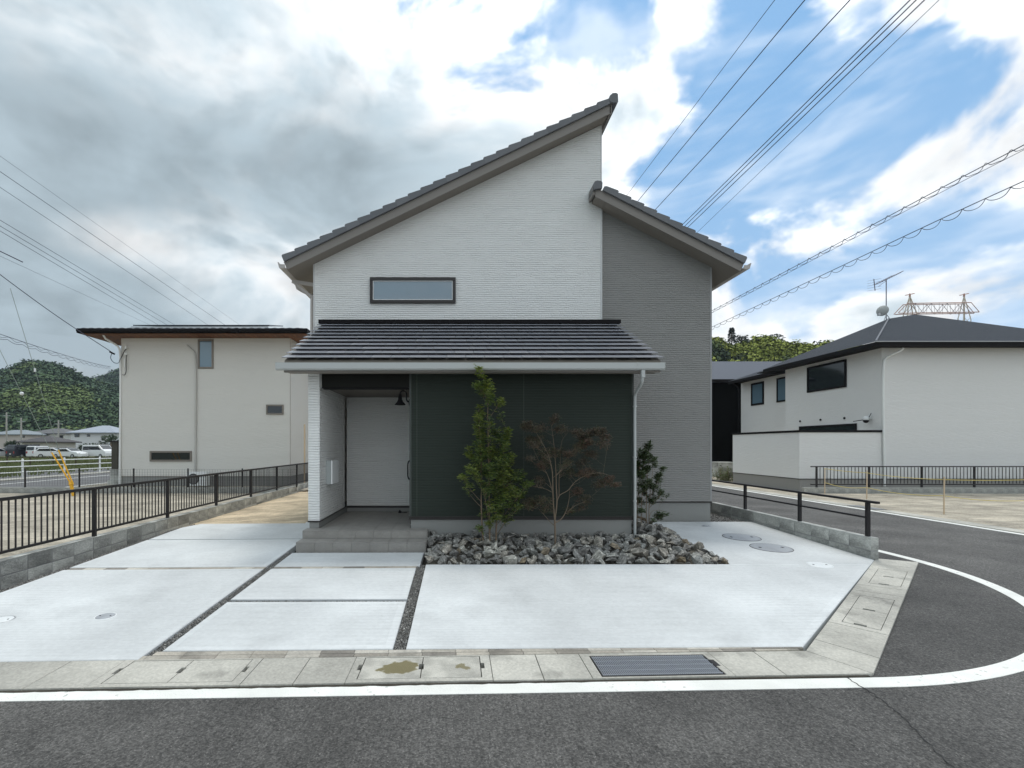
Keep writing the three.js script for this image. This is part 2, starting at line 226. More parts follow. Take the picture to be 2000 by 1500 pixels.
{
  const tint = g => { const p = g.attributes.position, c = new Float32Array(p.count * 3); for (let i = 0; i < p.count; i++) { const x = p.getX(i), d = -p.getZ(i); let k = (0.74 + (x > 7.2 && d > 5 ? 0.20 * sst(5, 9, d) : 0)) + 0.16 * fbm(x * 0.5, d * 0.5, 2, 4) + 0.10 * fbm(x * 2.4, d * 2.4, 5, 3); const inside = (x - 3.05) ** 2 + (d - 7.75) ** 2; if (x > 3 && inside < 15.9 && d < 8) k *= 0.86 + 0.1 * fbm(x * 1.6, d * 1.6, 9, 3); c.set([k, k, k], i * 3); } g.setAttribute('color', new THREE.BufferAttribute(c, 3)); return g; };  // side road lightens with distance: grazing sheen put into the vertex colour
  const roadTop = x => x > 2.5 ? 3.7 : 3.6125 + 0.035 * x;
  const main = new THREE.PlaneGeometry(1, 1, 260, 90); { const p = main.attributes.position, uv = main.attributes.uv; for (let i = 0; i < p.count; i++) { const s = p.getX(i) * 2, x = Math.sign(s) * (Math.abs(s) * 9 + (s * s) * 36), d = mix(-14, roadTop(x), 1 - (0.5 - p.getY(i)) ** 1.6); p.setXYZ(i, x, -0.14, -d); uv.setXY(i, x, d); } main.computeVertexNormals(); }
  struct('road', metric(tint(main)), M.asphalt);
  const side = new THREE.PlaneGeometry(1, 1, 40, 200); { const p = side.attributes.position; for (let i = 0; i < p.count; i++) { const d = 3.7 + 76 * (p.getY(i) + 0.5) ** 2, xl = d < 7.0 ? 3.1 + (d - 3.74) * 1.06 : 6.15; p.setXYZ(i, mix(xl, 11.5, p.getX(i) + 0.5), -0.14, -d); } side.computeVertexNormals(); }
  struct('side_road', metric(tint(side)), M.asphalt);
}
{ // painted edge line: along the front, round the corner, up the side road
  const inner = [], outer = [], cx = 3.05, cd = 7.75, R = 4.05, w = 0.145;
  for (let x = -14; x <= 2.95; x += 0.5) { inner.push([x, 3.602 + 0.031 * x]); outer.push([x, 3.602 + 0.031 * x - w]); }
  for (let a = -88; a <= 0; a += 2) { inner.push([cx + R * Math.cos(a * RAD), cd + R * Math.sin(a * RAD)]); outer.push([cx + (R + w) * Math.cos(a * RAD), cd + (R + w) * Math.sin(a * RAD)]); }
  inner.push([cx + R, 60]); outer.push([cx + R + w, 60]);
  struct('road_marking', sheet([...outer, ...inner.reverse()], () => -0.1355, 0.004), M.linePaint);
  struct('road_marking', bx(11.3, 11.46, -0.139, -0.1345, 5, 75), M.linePaint);
  { const r = rng(15), up = [], dn = []; for (let x = -9; x <= 3.22; x += 0.05) { const e = 3.615 + 0.037 * x; up.push([x, e - 0.001]); dn.push([x, e - 0.014 - 0.012 * r() - 0.008 * Math.abs(noise(x * 3, 1, 1))]); } struct('road_seam', sheet([...dn, ...up.reverse()], () => -0.1312, 0.006), mat(L(0.075, 0.07, 0.06), 1, { map: sandTone })); }
  const crack = []; { const r = rng(5), a = [3.05, 3.72], b = [2.55, 2.2]; const pts = []; for (let i = 0; i <= 40; i++) { const t = i / 40; pts.push([mix(3.0, 2.75, t) + (r() - 0.5) * 0.02 + 0.05 * Math.sin(t * 5), mix(3.70, 2.45, t)]); } const up = pts.map(([x, d]) => [x + 0.003 + 0.004 * r(), d]); crack.push(sheet([...pts, ...up.reverse()], () => -0.1315, 0.003)); }
  struct('road_crack', crack, mat(L(0.045), 1));
}
const dIn = x => 4.05 + 0.032 * x, dOut = x => 3.615 + 0.037 * x;
const gutterTop = () => -0.118;
{ // concrete edge gutter with lids and a grate opening
  const k = setting('kerb_gutter');
  const blocks = [[-7.4, -6.9], [-6.895, -6.3], [-6.295, -5.7], [-5.695, -5.0], [-4.995, -4.2], [-4.195, -3.65], [-3.645, -3.153], [-3.147, -2.72], [-2.715, -1.60, 'lids', -2.63, -2.155, -1.68], [-1.595, -1.213], [-1.207, -0.83], [-0.825, 0.28, 'lids', -0.745, -0.27, 0.196], [0.285, 0.667], [0.673, 1.04], [1.045, 2.15, 'grate'], [2.155, 2.547]];
  const rect = (x0, x1, a, b) => [[x0, a(x0)], [x1, a(x1)], [x1, b(x1)], [x0, b(x0)]];
  const lo = x => dOut(x) + 0.055, hi = x => dIn(x) - 0.022;
  const stained = (seed, shape) => { const m = M.concrete[0].clone(); m.map = tex(512, 512, (u, v) => { const k = 0.86 + (tfbm(u, v, 4, 5, 60) - 0.5) * 0.3 + (tfbm(u, v, 100, 2, 64) - 0.5) * 0.14, s = shape(u + (tfbm(u, v, 5, 4, seed) - 0.5) * 0.34, v + (tfbm(u, v, 5, 4, seed + 3) - 0.5) * 0.34); return [mix(k, 0.52, s), mix(k * 0.985, 0.48, s), mix(k * 0.95, 0.33, s)]; }, 1, true); m.map.wrapS = m.map.wrapT = THREE.ClampToEdgeWrapping; return m; };
  const stain = [stained(171, (u, v) => 0.85 * sst(0.30, 0.24, Math.hypot((u - 0.62) * 0.85, (v - 0.55) * 0.8 + (u - 0.6) * -0.25))), stained(181, (u, v) => 0.7 * sst(0.16, 0.11, Math.hypot((u - 0.66) * 0.95, v - 0.52)))];
  let n = 0, lidNo = 0;
  for (const [x0, x1, kind, a, b, c] of blocks) {
    const m = M.concrete[(n++ * 7) % 3];
    if (!kind) { part('kerb_block', sheet(rect(x0, x1, dOut, dIn), gutterTop, 0.12, 0.004), m, k); continue; }
    if (kind === 'grate') { part('kerb_block', holed(rect(x0, x1, dOut, dIn), [rect(1.118, 2.092, x => dOut(x) + 0.02, x => dIn(x) - 0.045)], gutterTop, 0.3), m, k); part('gutter_pit', bx(1.1, 2.1, -0.46, -0.42, 3.6, 4.2), M.black, k); continue; }
    const e = 0.007, nx = 0.028, na = x => mix(lo(x), hi(x), 0.40), nb = x => mix(lo(x), hi(x), 0.66);
    const hole = [[a - e, lo(a) - e], [c + e, lo(c) - e], [c + e, na(c)], [c + nx + e, na(c)], [c + nx + e, nb(c)], [c + e, nb(c)], [c + e, hi(c) + e], [a - e, hi(a) + e], [a - e, nb(a)], [a - nx - e, nb(a)], [a - nx - e, na(a)], [a - e, na(a)]];
    part('kerb_block', holed(rect(x0, x1, dOut, dIn), [hole], gutterTop, 0.12), m, k); part('gutter_pit', bx(a - 0.06, c + 0.06, -0.30, -0.24, dOut(a) + 0.03, dIn(c)), M.black, k);
    for (const [p, q, side] of [[a, b, 1], [b, c, 0]]) {
      const r = side ? q - 0.003 : q, l = side ? p : p + 0.003;
      const lid = side ? [[l, lo(l)], [r, lo(r)], [r, na(r)], [r - 0.022, na(r)], [r - 0.022, nb(r)], [r, nb(r)], [r, hi(r)], [l, hi(l)]] : [[l, lo(l)], [r, lo(r)], [r, hi(r)], [l, hi(l)], [l, nb(l)], [l + 0.012, nb(l)], [l + 0.012, na(l)], [l, na(l)]];
      const dirty = a > -1 ? stain[side ? 0 : 1] : M.concrete[(lidNo++ + 1) % 3], g = sheet(lid, gutterTop, 0.06, 0.003);
      if (a > -1) { const uv = g.attributes.uv, ps = g.attributes.position; for (let i = 0; i < uv.count; i++) uv.setXY(i, (ps.getX(i) - l) / (r - l), (-ps.getZ(i) - lo(l)) / (hi(l) - lo(l))); }
      const o = part('gutter_lid', g, dirty, k); if (a > -1) o.userData.label = side ? 'lid with a large olive brown stain' : 'lid with a small oval brown stain';
    }
  }
  // the run across the cut-off corner
  const I0 = [3.02, 4.147], I1 = [6.22, 7.12], O0 = [3.24, 3.735], O1 = [6.96, 7.24], at = (t, s) => [mix(mix(I0[0], I1[0], t), mix(O0[0], O1[0], t), s), mix(mix(I0[1], I1[1], t), mix(O0[1], O1[1], t), s)];
  const diagTop = (x, d) => { const s = clamp((0.683 * x - 0.73 * d + 0.966) / 0.43); return mix(g0(d) - 0.006, -0.118 + 0.012 * clamp((d - 4) / 3), s); };
  part('kerb_block', sheet([[2.553, dOut(2.553)], [O0[0] - 0.004, O0[1]], [I0[0] - 0.004, I0[1]], [2.553, dIn(2.553)]], gutterTop, 0.12, 0.004), M.concrete[1], k);
  const quad = (t0, t1, s0, s1) => [at(t0, s0), at(t0, s1), at(t1, s1), at(t1, s0)];
  const runs = [[0, 0.075], [0.077, 0.21], [0.212, 0.53, 0.235, 0.36, 0.485], [0.532, 0.60], [0.602, 0.90, 0.635, 0.735, 0.835], [0.902, 1]];
  for (const [t0, t1, a, b, c] of runs) {
    const m = M.concrete[(n++ * 5) % 3];
    if (a === undefined) { part('kerb_block', sheet(quad(t0, t1, 0, 1), diagTop, 0.16, 0), m, k); continue; }
    part('kerb_block', holed(quad(t0, t1, 0, 1), [quad(a - 0.003, c + 0.003, 0.20, 0.86)], diagTop, 0.16), m, k);
    part('gutter_pit', sheet(quad(a - 0.01, c + 0.01, 0.1, 0.95), (x, d) => diagTop(x, d) - 0.09, 0.05), M.black, k);
    for (const [p, q] of [[a, b - 0.001], [b + 0.001, c]]) { const nz = 0.015, l = quad(p, q, 0.212, 0.848); const lid = [at(p, 0.212), at(p, 0.40), at(p + nz * 0.6, 0.40), at(p + nz * 0.6, 0.62), at(p, 0.62), at(p, 0.848), at(q, 0.848), at(q, 0.212)]; part('gutter_lid', sheet(lid, diagTop, 0.05, 0), M.concrete[(lidNo++) % 3], k); }
  }
}
{ // iron grate over the gutter
  const o = thing('drain_grate', [1.605, -0.12, -3.9], 'dark steel slotted drain grate set in the kerb gutter in front of the driveway', 'drain grate');
  const a = x => dOut(x) + 0.028, b = x => dIn(x) - 0.053, m = mat(L(0.30, 0.32, 0.35), 0.5, { metalness: 0.3 });
  const rect = (x0, x1, p, q) => [[x0, p(x0)], [x1, p(x1)], [x1, q(x1)], [x0, q(x0)]];
  part('frame', holed(rect(1.125, 2.085, x => a(x) - 0.001, x => b(x) + 0.001), [rect(1.131, 2.079, x => a(x) + 0.008, x => b(x) - 0.006)], () => -0.117, 0.03), M.darkMetal, o);
  for (let i = 0; i < 62; i++) { const x = 1.1385 + i * 0.0152; part('bar', bx(x - 0.0032, x + 0.0032, -0.150, -0.1165, a(x) + 0.009, b(x) - 0.007), m, o); }
  for (let i = 0; i < 5; i++) { const t = [0.07, 0.27, 0.5, 0.72, 0.93][i]; const p = x => mix(a(x), b(x), t); part('cross_bar', sheet(rect(1.132, 2.078, x => p(x) - 0.0032, x => p(x) + 0.0032), () => -0.1155, 0.02), m, o); }
  part('hinge_tab', bx(2.088, 2.125, -0.13, -0.1165, 3.86, 3.97), M.darkMetal, o);
}
// the yard: bed of stone dust, poured slabs, gravel joints, strips of pavers
struct('gravel_bed', sheet([[-5.86, 4.0], [3.1, 4.27], [6.08, 7.05], [6.08, 10.2], [-5.86, 10.0]], (x, d) => g0(d) - 0.045 - (x < -5.3 ? (-5.3 - x) * 0.26 : 0), 0.06), M.dirt);
{
  const y = setting('driveway');
  const f = x => 4.172 + 0.018 * x, top = (x, d) => g0(d), s = (pts, m) => part('concrete_slab', sheet(pts, top, 0.09, 0.006), M.slab[m], y);
  const c1 = x => 6.71 + 0.02 * x, w = 0.094;                       // cross strip of pavers
  s([[-5.295, dIn(-5.3) + 0.004], [-2.622, dIn(-2.62) + 0.004], [-2.622, c1(-2.62) - w - 0.004], [-5.30, c1(-5.3) - w - 0.004]], 0);
  s([[-5.30, c1(-5.3) + 0.004], [-2.622, c1(-2.62) + 0.004], [-2.622, 8.33], [-5.30, 8.26]], 1);
  s([[-5.30, 8.315], [-2.55, 8.385], [-2.55, 9.75], [-5.12, 9.68], [-5.30, 9.3]], 2);
  s([[-2.515, f(-2.51)], [-0.545, f(-0.54)], [-0.545, 5.315], [-2.515, 5.30]], 1);
  s([[-2.515, 5.375], [-0.545, 5.39], [-0.545, c1(-0.54) - w - 0.004], [-2.515, c1(-2.5) - w - 0.004]], 0);
  s([[-2.515, c1(-2.5) + 0.004], [-0.50, c1(-0.5) + 0.004], [-0.49, 7.43], [-2.515, 7.41]], 2);
  s([[-0.43, f(-0.43)], [3.035, f(3.035) - 0.02], [5.86, 6.79], [-0.42, 6.765]], 0);
  s([[3.87, 6.772], [5.868, 6.796], [6.085, 7.0], [6.085, 9.9], [2.98, 9.9], [3.87, 9.15]], 2);
  const margin = (pts, w = 0.075) => { // smooth band along the edges
    const n = pts.length, inn = pts.map((p, i) => { const a = pts[(i + n - 1) % n], c = pts[(i + 1) % n], e1 = [p[0] - a[0], p[1] - a[1]], e2 = [c[0] - p[0], c[1] - p[1]], l1 = Math.hypot(...e1), l2 = Math.hypot(...e2), n1 = [-e1[1] / l1, e1[0] / l1], n2 = [-e2[1] / l2, e2[0] / l2], k = 1 + n1[0] * n2[0] + n1[1] * n2[1]; return [p[0] + (n1[0] + n2[0]) * w / k, p[1] + (n1[1] + n2[1]) * w / k]; });
    const out = pts.map((p, i) => [p[0] + (inn[i][0] - p[0]) * 0.12, p[1] + (inn[i][1] - p[1]) * 0.12]);
    part('slab_margin', holed(out, [inn], (x, d) => g0(d) + 0.0012, 0.004), M.margin, y);
  };
  for (const q of [[[-5.295, dIn(-5.3) + 0.004], [-2.622, dIn(-2.62) + 0.004], [-2.622, c1(-2.62) - w - 0.004], [-5.30, c1(-5.3) - w - 0.004]], [[-2.515, f(-2.51)], [-0.545, f(-0.54)], [-0.545, 5.315], [-2.515, 5.30]], [[-2.515, 5.375], [-0.545, 5.39], [-0.545, c1(-0.54) - w - 0.004], [-2.515, c1(-2.5) - w - 0.004]], [[-0.43, f(-0.43)], [3.035, f(3.035) - 0.02], [5.86, 6.79], [-0.42, 6.765]], [[-5.30, c1(-5.3) + 0.004], [-2.622, c1(-2.62) + 0.004], [-2.622, 8.33], [-5.30, 8.26]]]) margin(q);
  // pavers, 0.29 m long, two courses along the front and one across the yard
  const r = rng(21), geos = {};
  const paver = (x0, x1, d0, d1) => { const m = M.paver[[0, 0, 1, 2, 2, 3, 4, 3][Math.floor(r() * 8)]]; part('paver', sheet([[x0, d0(x0)], [x1, d0(x1)], [x1, d1(x1)], [x0, d1(x0)]], (x, d) => g0(d) - 0.003, 0.06, 0.003), m, y); };
  const lo = x => dIn(x) + 0.006, mid = x => mix(dIn(x) + 0.006, f(x) - 0.006, 0.5);
  const run = (x0, x1, off, a, b, len = 0.287) => { let x = x0; let e = x0 + off; while (x < x1 - 0.03) { const q = Math.min(e, x1); paver(x + 0.0015, q - 0.0015, a, b); x = q; e = q + len; } };
  run(-2.70, 2.97, 0.12, lo, x => mid(x) - 0.0025); run(-2.56, 3.03, 0.26, x => mid(x) + 0.0025, x => f(x) - 0.006);
  run(-5.27, -2.62, 0.2, x => c1(x) - w, x => c1(x)); run(-2.51, -0.545, 0.1, x => c1(x) - w, x => c1(x));
}
{ // loose crushed stone in the joints and along the boundary walls
  const r = rng(33), shapes = []; for (let i = 0; i < 1; i++) { const pts = []; for (let k = 0; k < 9; k++) { const v = new THREE.Vector3(r() - 0.5, r() - 0.5, r() - 0.5).normalize(); pts.push(v.multiply(new THREE.Vector3(1, 0.7, 0.85)).multiplyScalar(0.5)); } shapes.push(new ConvexGeometry(pts)); }
  const g = metric(shapes[0]), spots = [];
  const fill = (x0, x1, d0, d1, pitch, size, top) => { const n = Math.ceil((x1 - x0) * (d1 - d0) / (pitch * pitch)); for (let i = 0; i < n; i++) { const x = mix(x0, x1, r()), d = mix(d0, d1, r()); spots.push([x, top(x, d) - 0.012 * r() - size * 0.25, d, size * (0.55 + 0.8 * r())]); } };
  const t = (x, d) => g0(d) - 0.012;
  fill(-2.617, -2.52, 4.08, 7.45, 0.010, 0.019, t); fill(-0.54, -0.435, 4.17, 6.8, 0.010, 0.019, t); fill(-2.51, -0.55, 5.318, 5.372, 0.010, 0.017, t);
  fill(-5.28, -2.55, 8.335, 8.375, 0.012, 0.018, (x, d) => g0(d) - 0.016); fill(-2.5, -0.47, 7.43, 7.5, 0.012, 0.018, t);
  fill(-5.86, -5.305, 3.9, 9.8, 0.019, 0.026, (x, d) => g0(d) - 0.02 - (-5.3 - x) * 0.26); fill(5.3, 6.08, 9.93, 15, 0.03, 0.04, (x, d) => 0.06);
  fill(-0.43, 3.85, 6.775, 6.83, 0.03, 0.03, t);
  const im = new THREE.InstancedMesh(g, mat(L(0.85, 0.85, 0.83), 0.9, { map: rockTone }), spots.length), m = new THREE.Matrix4(), q = new THREE.Quaternion(), e = new THREE.Euler(), c = new THREE.Color();
  spots.forEach(([x, y, d, sz], i) => { e.set(r() * 6.3, r() * 6.3, r() * 6.3); m.compose(new THREE.Vector3(x, y, -d), q.setFromEuler(e), new THREE.Vector3(sz, sz, sz)); im.setMatrixAt(i, m); const k = 0.35 + 0.9 * r() * r() + (r() < 0.05 ? 0.5 : 0); im.setColorAt(i, c.setRGB(k, k * 0.99, k * 0.98)); });
  im.name = 'gravel'; im.castShadow = im.receiveShadow = true; tag(im, 'fine grey crushed stone in the joints between the driveway slabs', 'gravel', null, 'stuff'); scene.add(im);
}
{ // sandy yard to the left of the house, vacant lots on both sides
  struct('sand_yard', ground(-5.87, -2.4, 9.55, 24, 40, 120, (x, d) => mix(-0.10, 0.045, clamp((x + 5.87) / 2.6)) + 0.02 * fbm(x * 1.5, d * 1.5, 1, 3)), M.sand);
  struct('vacant_lot', ground(-30, -6.02, 3.9, 17.66, 80, 60, (x, d) => mix(0.02, -0.10, clamp((d - 5) / 12)) + 0.025 * fbm(x * 0.8, d * 0.8, 4, 4)), M.lot);
  struct('vacant_lot', ground(11.86, 46, 4.2, 18.18, 80, 60, (x, d) => mix(-0.115, -0.17, clamp((d - 6) / 12)) + 0.02 * fbm(x * 0.8, d * 0.8, 7, 4)), M.lot);
  const k = setting('far_kerb'); for (let i = 0; i < 28; i++) part('kerb_block', bx(11.47, 11.855, -0.3, -0.118, 5 + i * 2, 6.994 + i * 2, 0.006), M.concrete[i % 3], k);
  struct('backyard_ground', ground(-5.8, 6.2, 18, 60, 10, 20, () => 0.0), M.lot);
  struct('back_street', ground(-70, -7.4, 21.5, 40, 30, 20, () => -0.27), M.asphaltFar = mat(L(0.17, 0.17, 0.175), 0.9, { map: asphaltTone.clone() }));
  M.asphaltFar.map = null; M.asphaltFar.color.setRGB(0.12, 0.12, 0.122);
  struct('back_ground', ground(11.86, 90, 18.2, 60, 10, 10, () => -0.2), M.lot);
}
function manhole(X, d, r, label, mtl, rim) {
  const y = g0(d), o = thing('manhole_cover', [X, y + 0.001, -d], label, 'manhole cover', null);
  const lathe = pts => { const g = new THREE.LatheGeometry(pts.map(p => new THREE.Vector2(...p)), 40); g.rotateX(Math.atan(0.0333)); return g.translate(X, y, -d); };
  part('rim', lathe([[r + 0.012, -0.002], [r + 0.010, 0.004], [r + 0.002, 0.004], [r, -0.002]]), rim, o);
  part('cover', lathe([[0.0001, 0.006], [r * 0.45, 0.0062], [r - 0.006, 0.006], [r - 0.003, 0.002]]), mtl, o);
  for (const s of [-1, 1]) part('lifting_slot', bx(X + s * r * 0.62 - r * 0.055, X + s * r * 0.62 + r * 0.055, y + 0.0065, y + 0.009, d - r * 0.09, d + r * 0.09), M.black, o);
  return o;
}
const coverGrey = mat(L(0.42, 0.43, 0.45), 0.7, { map: slabTone });
manhole(5.03, 8.47, 0.29, 'large grey round manhole cover nearer the house on the right slab', coverGrey, M.darkMetal);
manhole(5.06, 7.72, 0.29, 'large grey round manhole cover nearer the road on the right slab', coverGrey, M.darkMetal);
manhole(5.10, 6.74, 0.145, 'small white round cover on the slab joint near the right wall end', M.whitePlastic, M.whitePlastic);
manhole(-3.56, 4.89, 0.085, 'small round drain cover with a ring pattern on the left slab', coverGrey, M.whitePlastic);
manhole(-4.52, 4.80, 0.09, 'small pale round cover on the left slab at the left picture edge', M.whitePlastic, M.galvanised);
manhole(4.92, 9.45, 0.075, 'smallest pale cap in the slab in front of the grey wall', coverGrey, M.galvanised);

// ───────────────────────── boundary walls of concrete blocks
function blockWall(name, label, x0, x1, dA, dB, tops, seed, wet) {
  const o = thing(name, [(x0 + x1) / 2, 0, -(dA + dB) / 2], label, 'block wall'), r = rng(seed), len = 0.39, geo = metric(new RoundedBoxGeometry(x1 - x0, 0.188, len, 1, 0.004));
  const variants = [0, 1, 2, 3].map(i => { const g = geo.clone(), uv = g.attributes.uv; for (let k = 0; k < uv.count; k++) uv.setXY(k, uv.getX(k) + i * 0.7, uv.getY(k) + i * 0.37); return g; });
  tops.forEach((t, row) => { for (let d = dA + (row % 2 ? 0 : 0); d < dB - 0.05; d += 0.4) { const dark = r() < wet; piece('block', variants[Math.floor(r() * 4)], M.block[dark ? 3 : Math.floor(r() * 3)], o, [(x0 + x1) / 2, t - 0.095, -(d + len / 2)]); } });
  part('mortar', bx(x0 + 0.006, x1 - 0.006, tops[tops.length - 1] - 0.30, tops[0] - 0.006, dA + 0.004, dB - 0.004), M.grout, o);
  return o;
}
const leftWall = blockWall('block_wall', 'weathered grey block wall along the left side of the yard, carrying the black fence', -6.0, -5.88, 3.42, 22, [0.145, -0.055], 61, 0.12);
part('coping', bx(-6.003, -5.877, 0.1455, 0.156, 3.42, 22), M.block[2], leftWall);
const rightWall = blockWall('block_wall', 'low grey block wall right of the house, carrying the two-bar black rail', 6.09, 6.205, 7.06, 16, [0.295, 0.095, -0.105], 67, 0);
{ // fence with upright bars on the left wall
  const o = thing('bar_fence', [-5.94, 0.156, -12], 'black metal fence of upright bars on the left boundary wall, running back past the house', 'fence');
  const X = -5.94, y0 = 0.156, posts = [3.87, 5.89, 7.91, 9.92, 11.94, 13.96, 15.98, 18.0, 20.0], bal = new THREE.BoxGeometry(0.014, 0.66, 0.017);
  for (const d of posts) part('post', bx(X - 0.026, X + 0.026, y0, y0 + 0.80, d - 0.026, d + 0.026, 0.004), M.darkMetal, o);
  for (let i = 0; i + 1 < posts.length; i++) {
    const a = posts[i], b = posts[i + 1];
    part('top_rail', bx(X - 0.022, X + 0.022, y0 + 0.765, y0 + 0.81, a + 0.027, b - 0.027, 0.004), M.darkMetal, o); part('bottom_rail', bx(X - 0.018, X + 0.018, y0 + 0.075, y0 + 0.112, a + 0.027, b - 0.027, 0.004), M.darkMetal, o);
    for (let k = 1; k < 20; k++) piece('baluster', bal, M.darkMetal, o, [X, y0 + 0.438, -mix(a, b, k / 20)]);
  }
}
{ // two-bar rail on the right wall
  const o = thing('rail_fence', [6.147, 0.295, -9], 'black two-bar metal rail on the low wall right of the house', 'railing'), X = 6.147, y0 = 0.295;
  for (const d of [7.18, 8.60, 10.22, 12.0, 13.8, 15.6]) part('post', bx(X - 0.024, X + 0.024, y0, y0 + 0.50, d - 0.024, d + 0.024, 0.004), M.darkMetal, o);
  part('top_rail', bx(X - 0.028, X + 0.028, y0 + 0.501, y0 + 0.536, 7.0, 15.8, 0.005), M.darkMetal, o); part('middle_rail', bx(X - 0.012, X + 0.012, y0 + 0.265, y0 + 0.292, 7.2, 15.6), M.darkMetal, o);
}

// ───────────────────────── the house
const house = thing('detached_house', [0.6, 0, -12], 'two-storey house with white and grey stone-pattern siding, steep split roof and dark green porch front', 'house');
const FD = 9.9, GD = 9.955, BK = 18.2, PD = 8.08;               // fronts of the white wall, grey wall; back; porch front
const sl = 0.483, yS = x => 5.385 + sl * (x + 2.917), yG = x => 6.507 - 0.515 * (x - 3.01);   // undersides of the two roofs
part('white_wall', prism([[-2.917, 3.6], [3.0, 3.6], [3.0, yS(3.0)], [-2.917, yS(-2.917)]], FD, BK), M.whiteSiding, house);
part('corner_trim', bx(2.985, 3.012, 4.0, yG(3.01) - 0.01, FD - 0.012, FD + 0.03), mat(L(0.62), 0.6), house);
part('corner_trim', bx(2.985, 3.004, yG(3) + 0.5, yS(2.99) - 0.01, FD - 0.006, FD + 0.03), mat(L(0.62), 0.6), house);
part('corner_trim', bx(-2.93, -2.9, 3.6, yS(-2.93), FD - 0.006, FD + 0.03), mat(L(0.62), 0.6), house);
part('grey_wall', prism([[3.002, 0.49], [5.287, 0.49], [5.287, yG(5.287)], [3.002, yG(3.002)]], GD, BK), M.greySiding, house);
part('corner_trim', bx(5.262, 5.296, 0.5, yG(5.29), GD - 0.006, GD + 0.03), mat(L(0.33), 0.6), house);
part('drip_edge', bx(2.98, 5.30, 0.465, 0.489, GD - 0.012, GD + 0.05), M.frame, house);
part('foundation', bx(2.7, 5.272, -0.3, 0.464, GD + 0.01, BK), M.foundation, house);
// porch volume
const prof = (y0) => [[PD, y0], [PD, 3.03], [FD - 0.002, 3.97], [FD - 0.002, y0]];
part('green_wall', prismX(prof(0.432), -0.774, 2.985), M.greenSiding, house);
for (const x of [-0.774, 2.958]) part('corner_trim', bx(x - 0.004, x + 0.031, 0.45, 3.0, PD - 0.005, PD + 0.03), mat(L(0.048, 0.056, 0.05), 0.5), house);
for (const x of [-0.655, 1.14]) part('panel_joint', bx(x, x + 0.007, 0.45, 3.0, PD - 0.002, PD + 0.01), mat(L(0.052, 0.062, 0.052), 0.5), house);
part('drip_edge', [bx(-0.79, 3.0, 0.438, 0.458, PD - 0.014, PD + 0.02), bx(-0.79, 3.0, 0.402, 0.430, PD - 0.008, PD + 0.02)], M.frame, house);
part('foundation', bx(-0.755, 2.955, -0.3, 0.401, PD + 0.012, FD), M.foundation, house);
part('pillar_wall', prismX(prof(0.386), -2.476, -2.285), M.whiteSiding, house);
part('white_wall', [bx(-2.917, -2.477, 0.386, 3.599, FD, BK), bx(-0.773, 3.0, 0.386, 3.599, FD + 0.003, BK), bx(-2.476, -0.774, 2.72, 3.599, FD + 0.36, BK)], M.whiteSiding, house);
part('foundation', bx(-2.90, -2.461, -0.3, 0.385, FD + 0.01, BK), M.foundation, house);
part('drip_edge', [bx(-2.484, -2.276, 0.362, 0.385, PD - 0.01, FD + 0.1), bx(-2.272, -0.776, 0.345, 0.386, 10.085, 10.098)], M.frame, house);
part('foundation', bx(-2.46, -2.30, 0.2, 0.3615, PD + 0.012, 10.2), M.foundation, house);
part('beam', bx(-2.245, -0.7745, 2.625, 3.02, PD - 0.004, PD + 0.16), M.beam, house);
part('beam_trim', bx(-2.2845, -2.246, 2.62, 3.02, PD - 0.016, PD + 0.1), mat(L(0.30, 0.30, 0.29), 0.6), house);
part('beam_trim', bx(-2.245, -0.79, 2.605, 2.6245, PD - 0.01, PD + 0.17), M.black, house);
part('porch_wall', bx(-2.2845, -0.7745, 0.386, 2.70, 10.1, 10.25), M.whiteSiding, house);
part('foundation', bx(-2.285, -0.7745, 0.2, 0.345, 10.108, 10.25), M.foundation, house);
part('porch_ceiling', bx(-2.284, -0.775, 2.655, 2.70, PD + 0.16, 10.098), M.darkSoffit, house);
{ // front door in the side of the porch recess, seen edge-on
  const d = part('front_door', bx(-0.792, -0.7755, 0.29, 2.36, 8.32, 9.26, 0.004), mat(L(0.05, 0.045, 0.04), 0.5), house);
  part('door_handle', [tube([[-0.79, 1.40, -8.42], [-0.828, 1.36, -8.42], [-0.838, 1.22, -8.42], [-0.828, 1.08, -8.42], [-0.79, 1.04, -8.42]], 0.013, 20)], M.black, d);
  part('lock', bx(-0.82, -0.79, 1.56, 1.67, 8.40, 8.44, 0.006), M.galvanised, d);
}
{ // upstairs window
  const w = part('window', [bx(-1.759, 0, 5.03, 5.094, FD - 0.05, FD + 0.02, 0.004), bx(-1.759, 0, 4.567, 4.63, FD - 0.05, FD + 0.02, 0.004), bx(-1.759, -1.70, 4.631, 5.029, FD - 0.05, FD + 0.02, 0.004), bx(-0.06, 0, 4.631, 5.029, FD - 0.05, FD + 0.02, 0.004)], M.frame, house);
  part('pane', bx(-1.699, -0.061, 4.6305, 5.0295, FD - 0.022, FD - 0.004), M.glass, w);
  part('inner_frame', [bx(-1.699, -0.061, 5.012, 5.0285, FD - 0.034, FD - 0.024), bx(-1.699, -0.061, 4.632, 4.648, FD - 0.034, FD - 0.024), bx(-1.699, -1.683, 4.649, 5.011, FD - 0.034, FD - 0.024), bx(-0.077, -0.061, 4.649, 5.011, FD - 0.034, FD - 0.024)], M.whitePlastic, w);
}
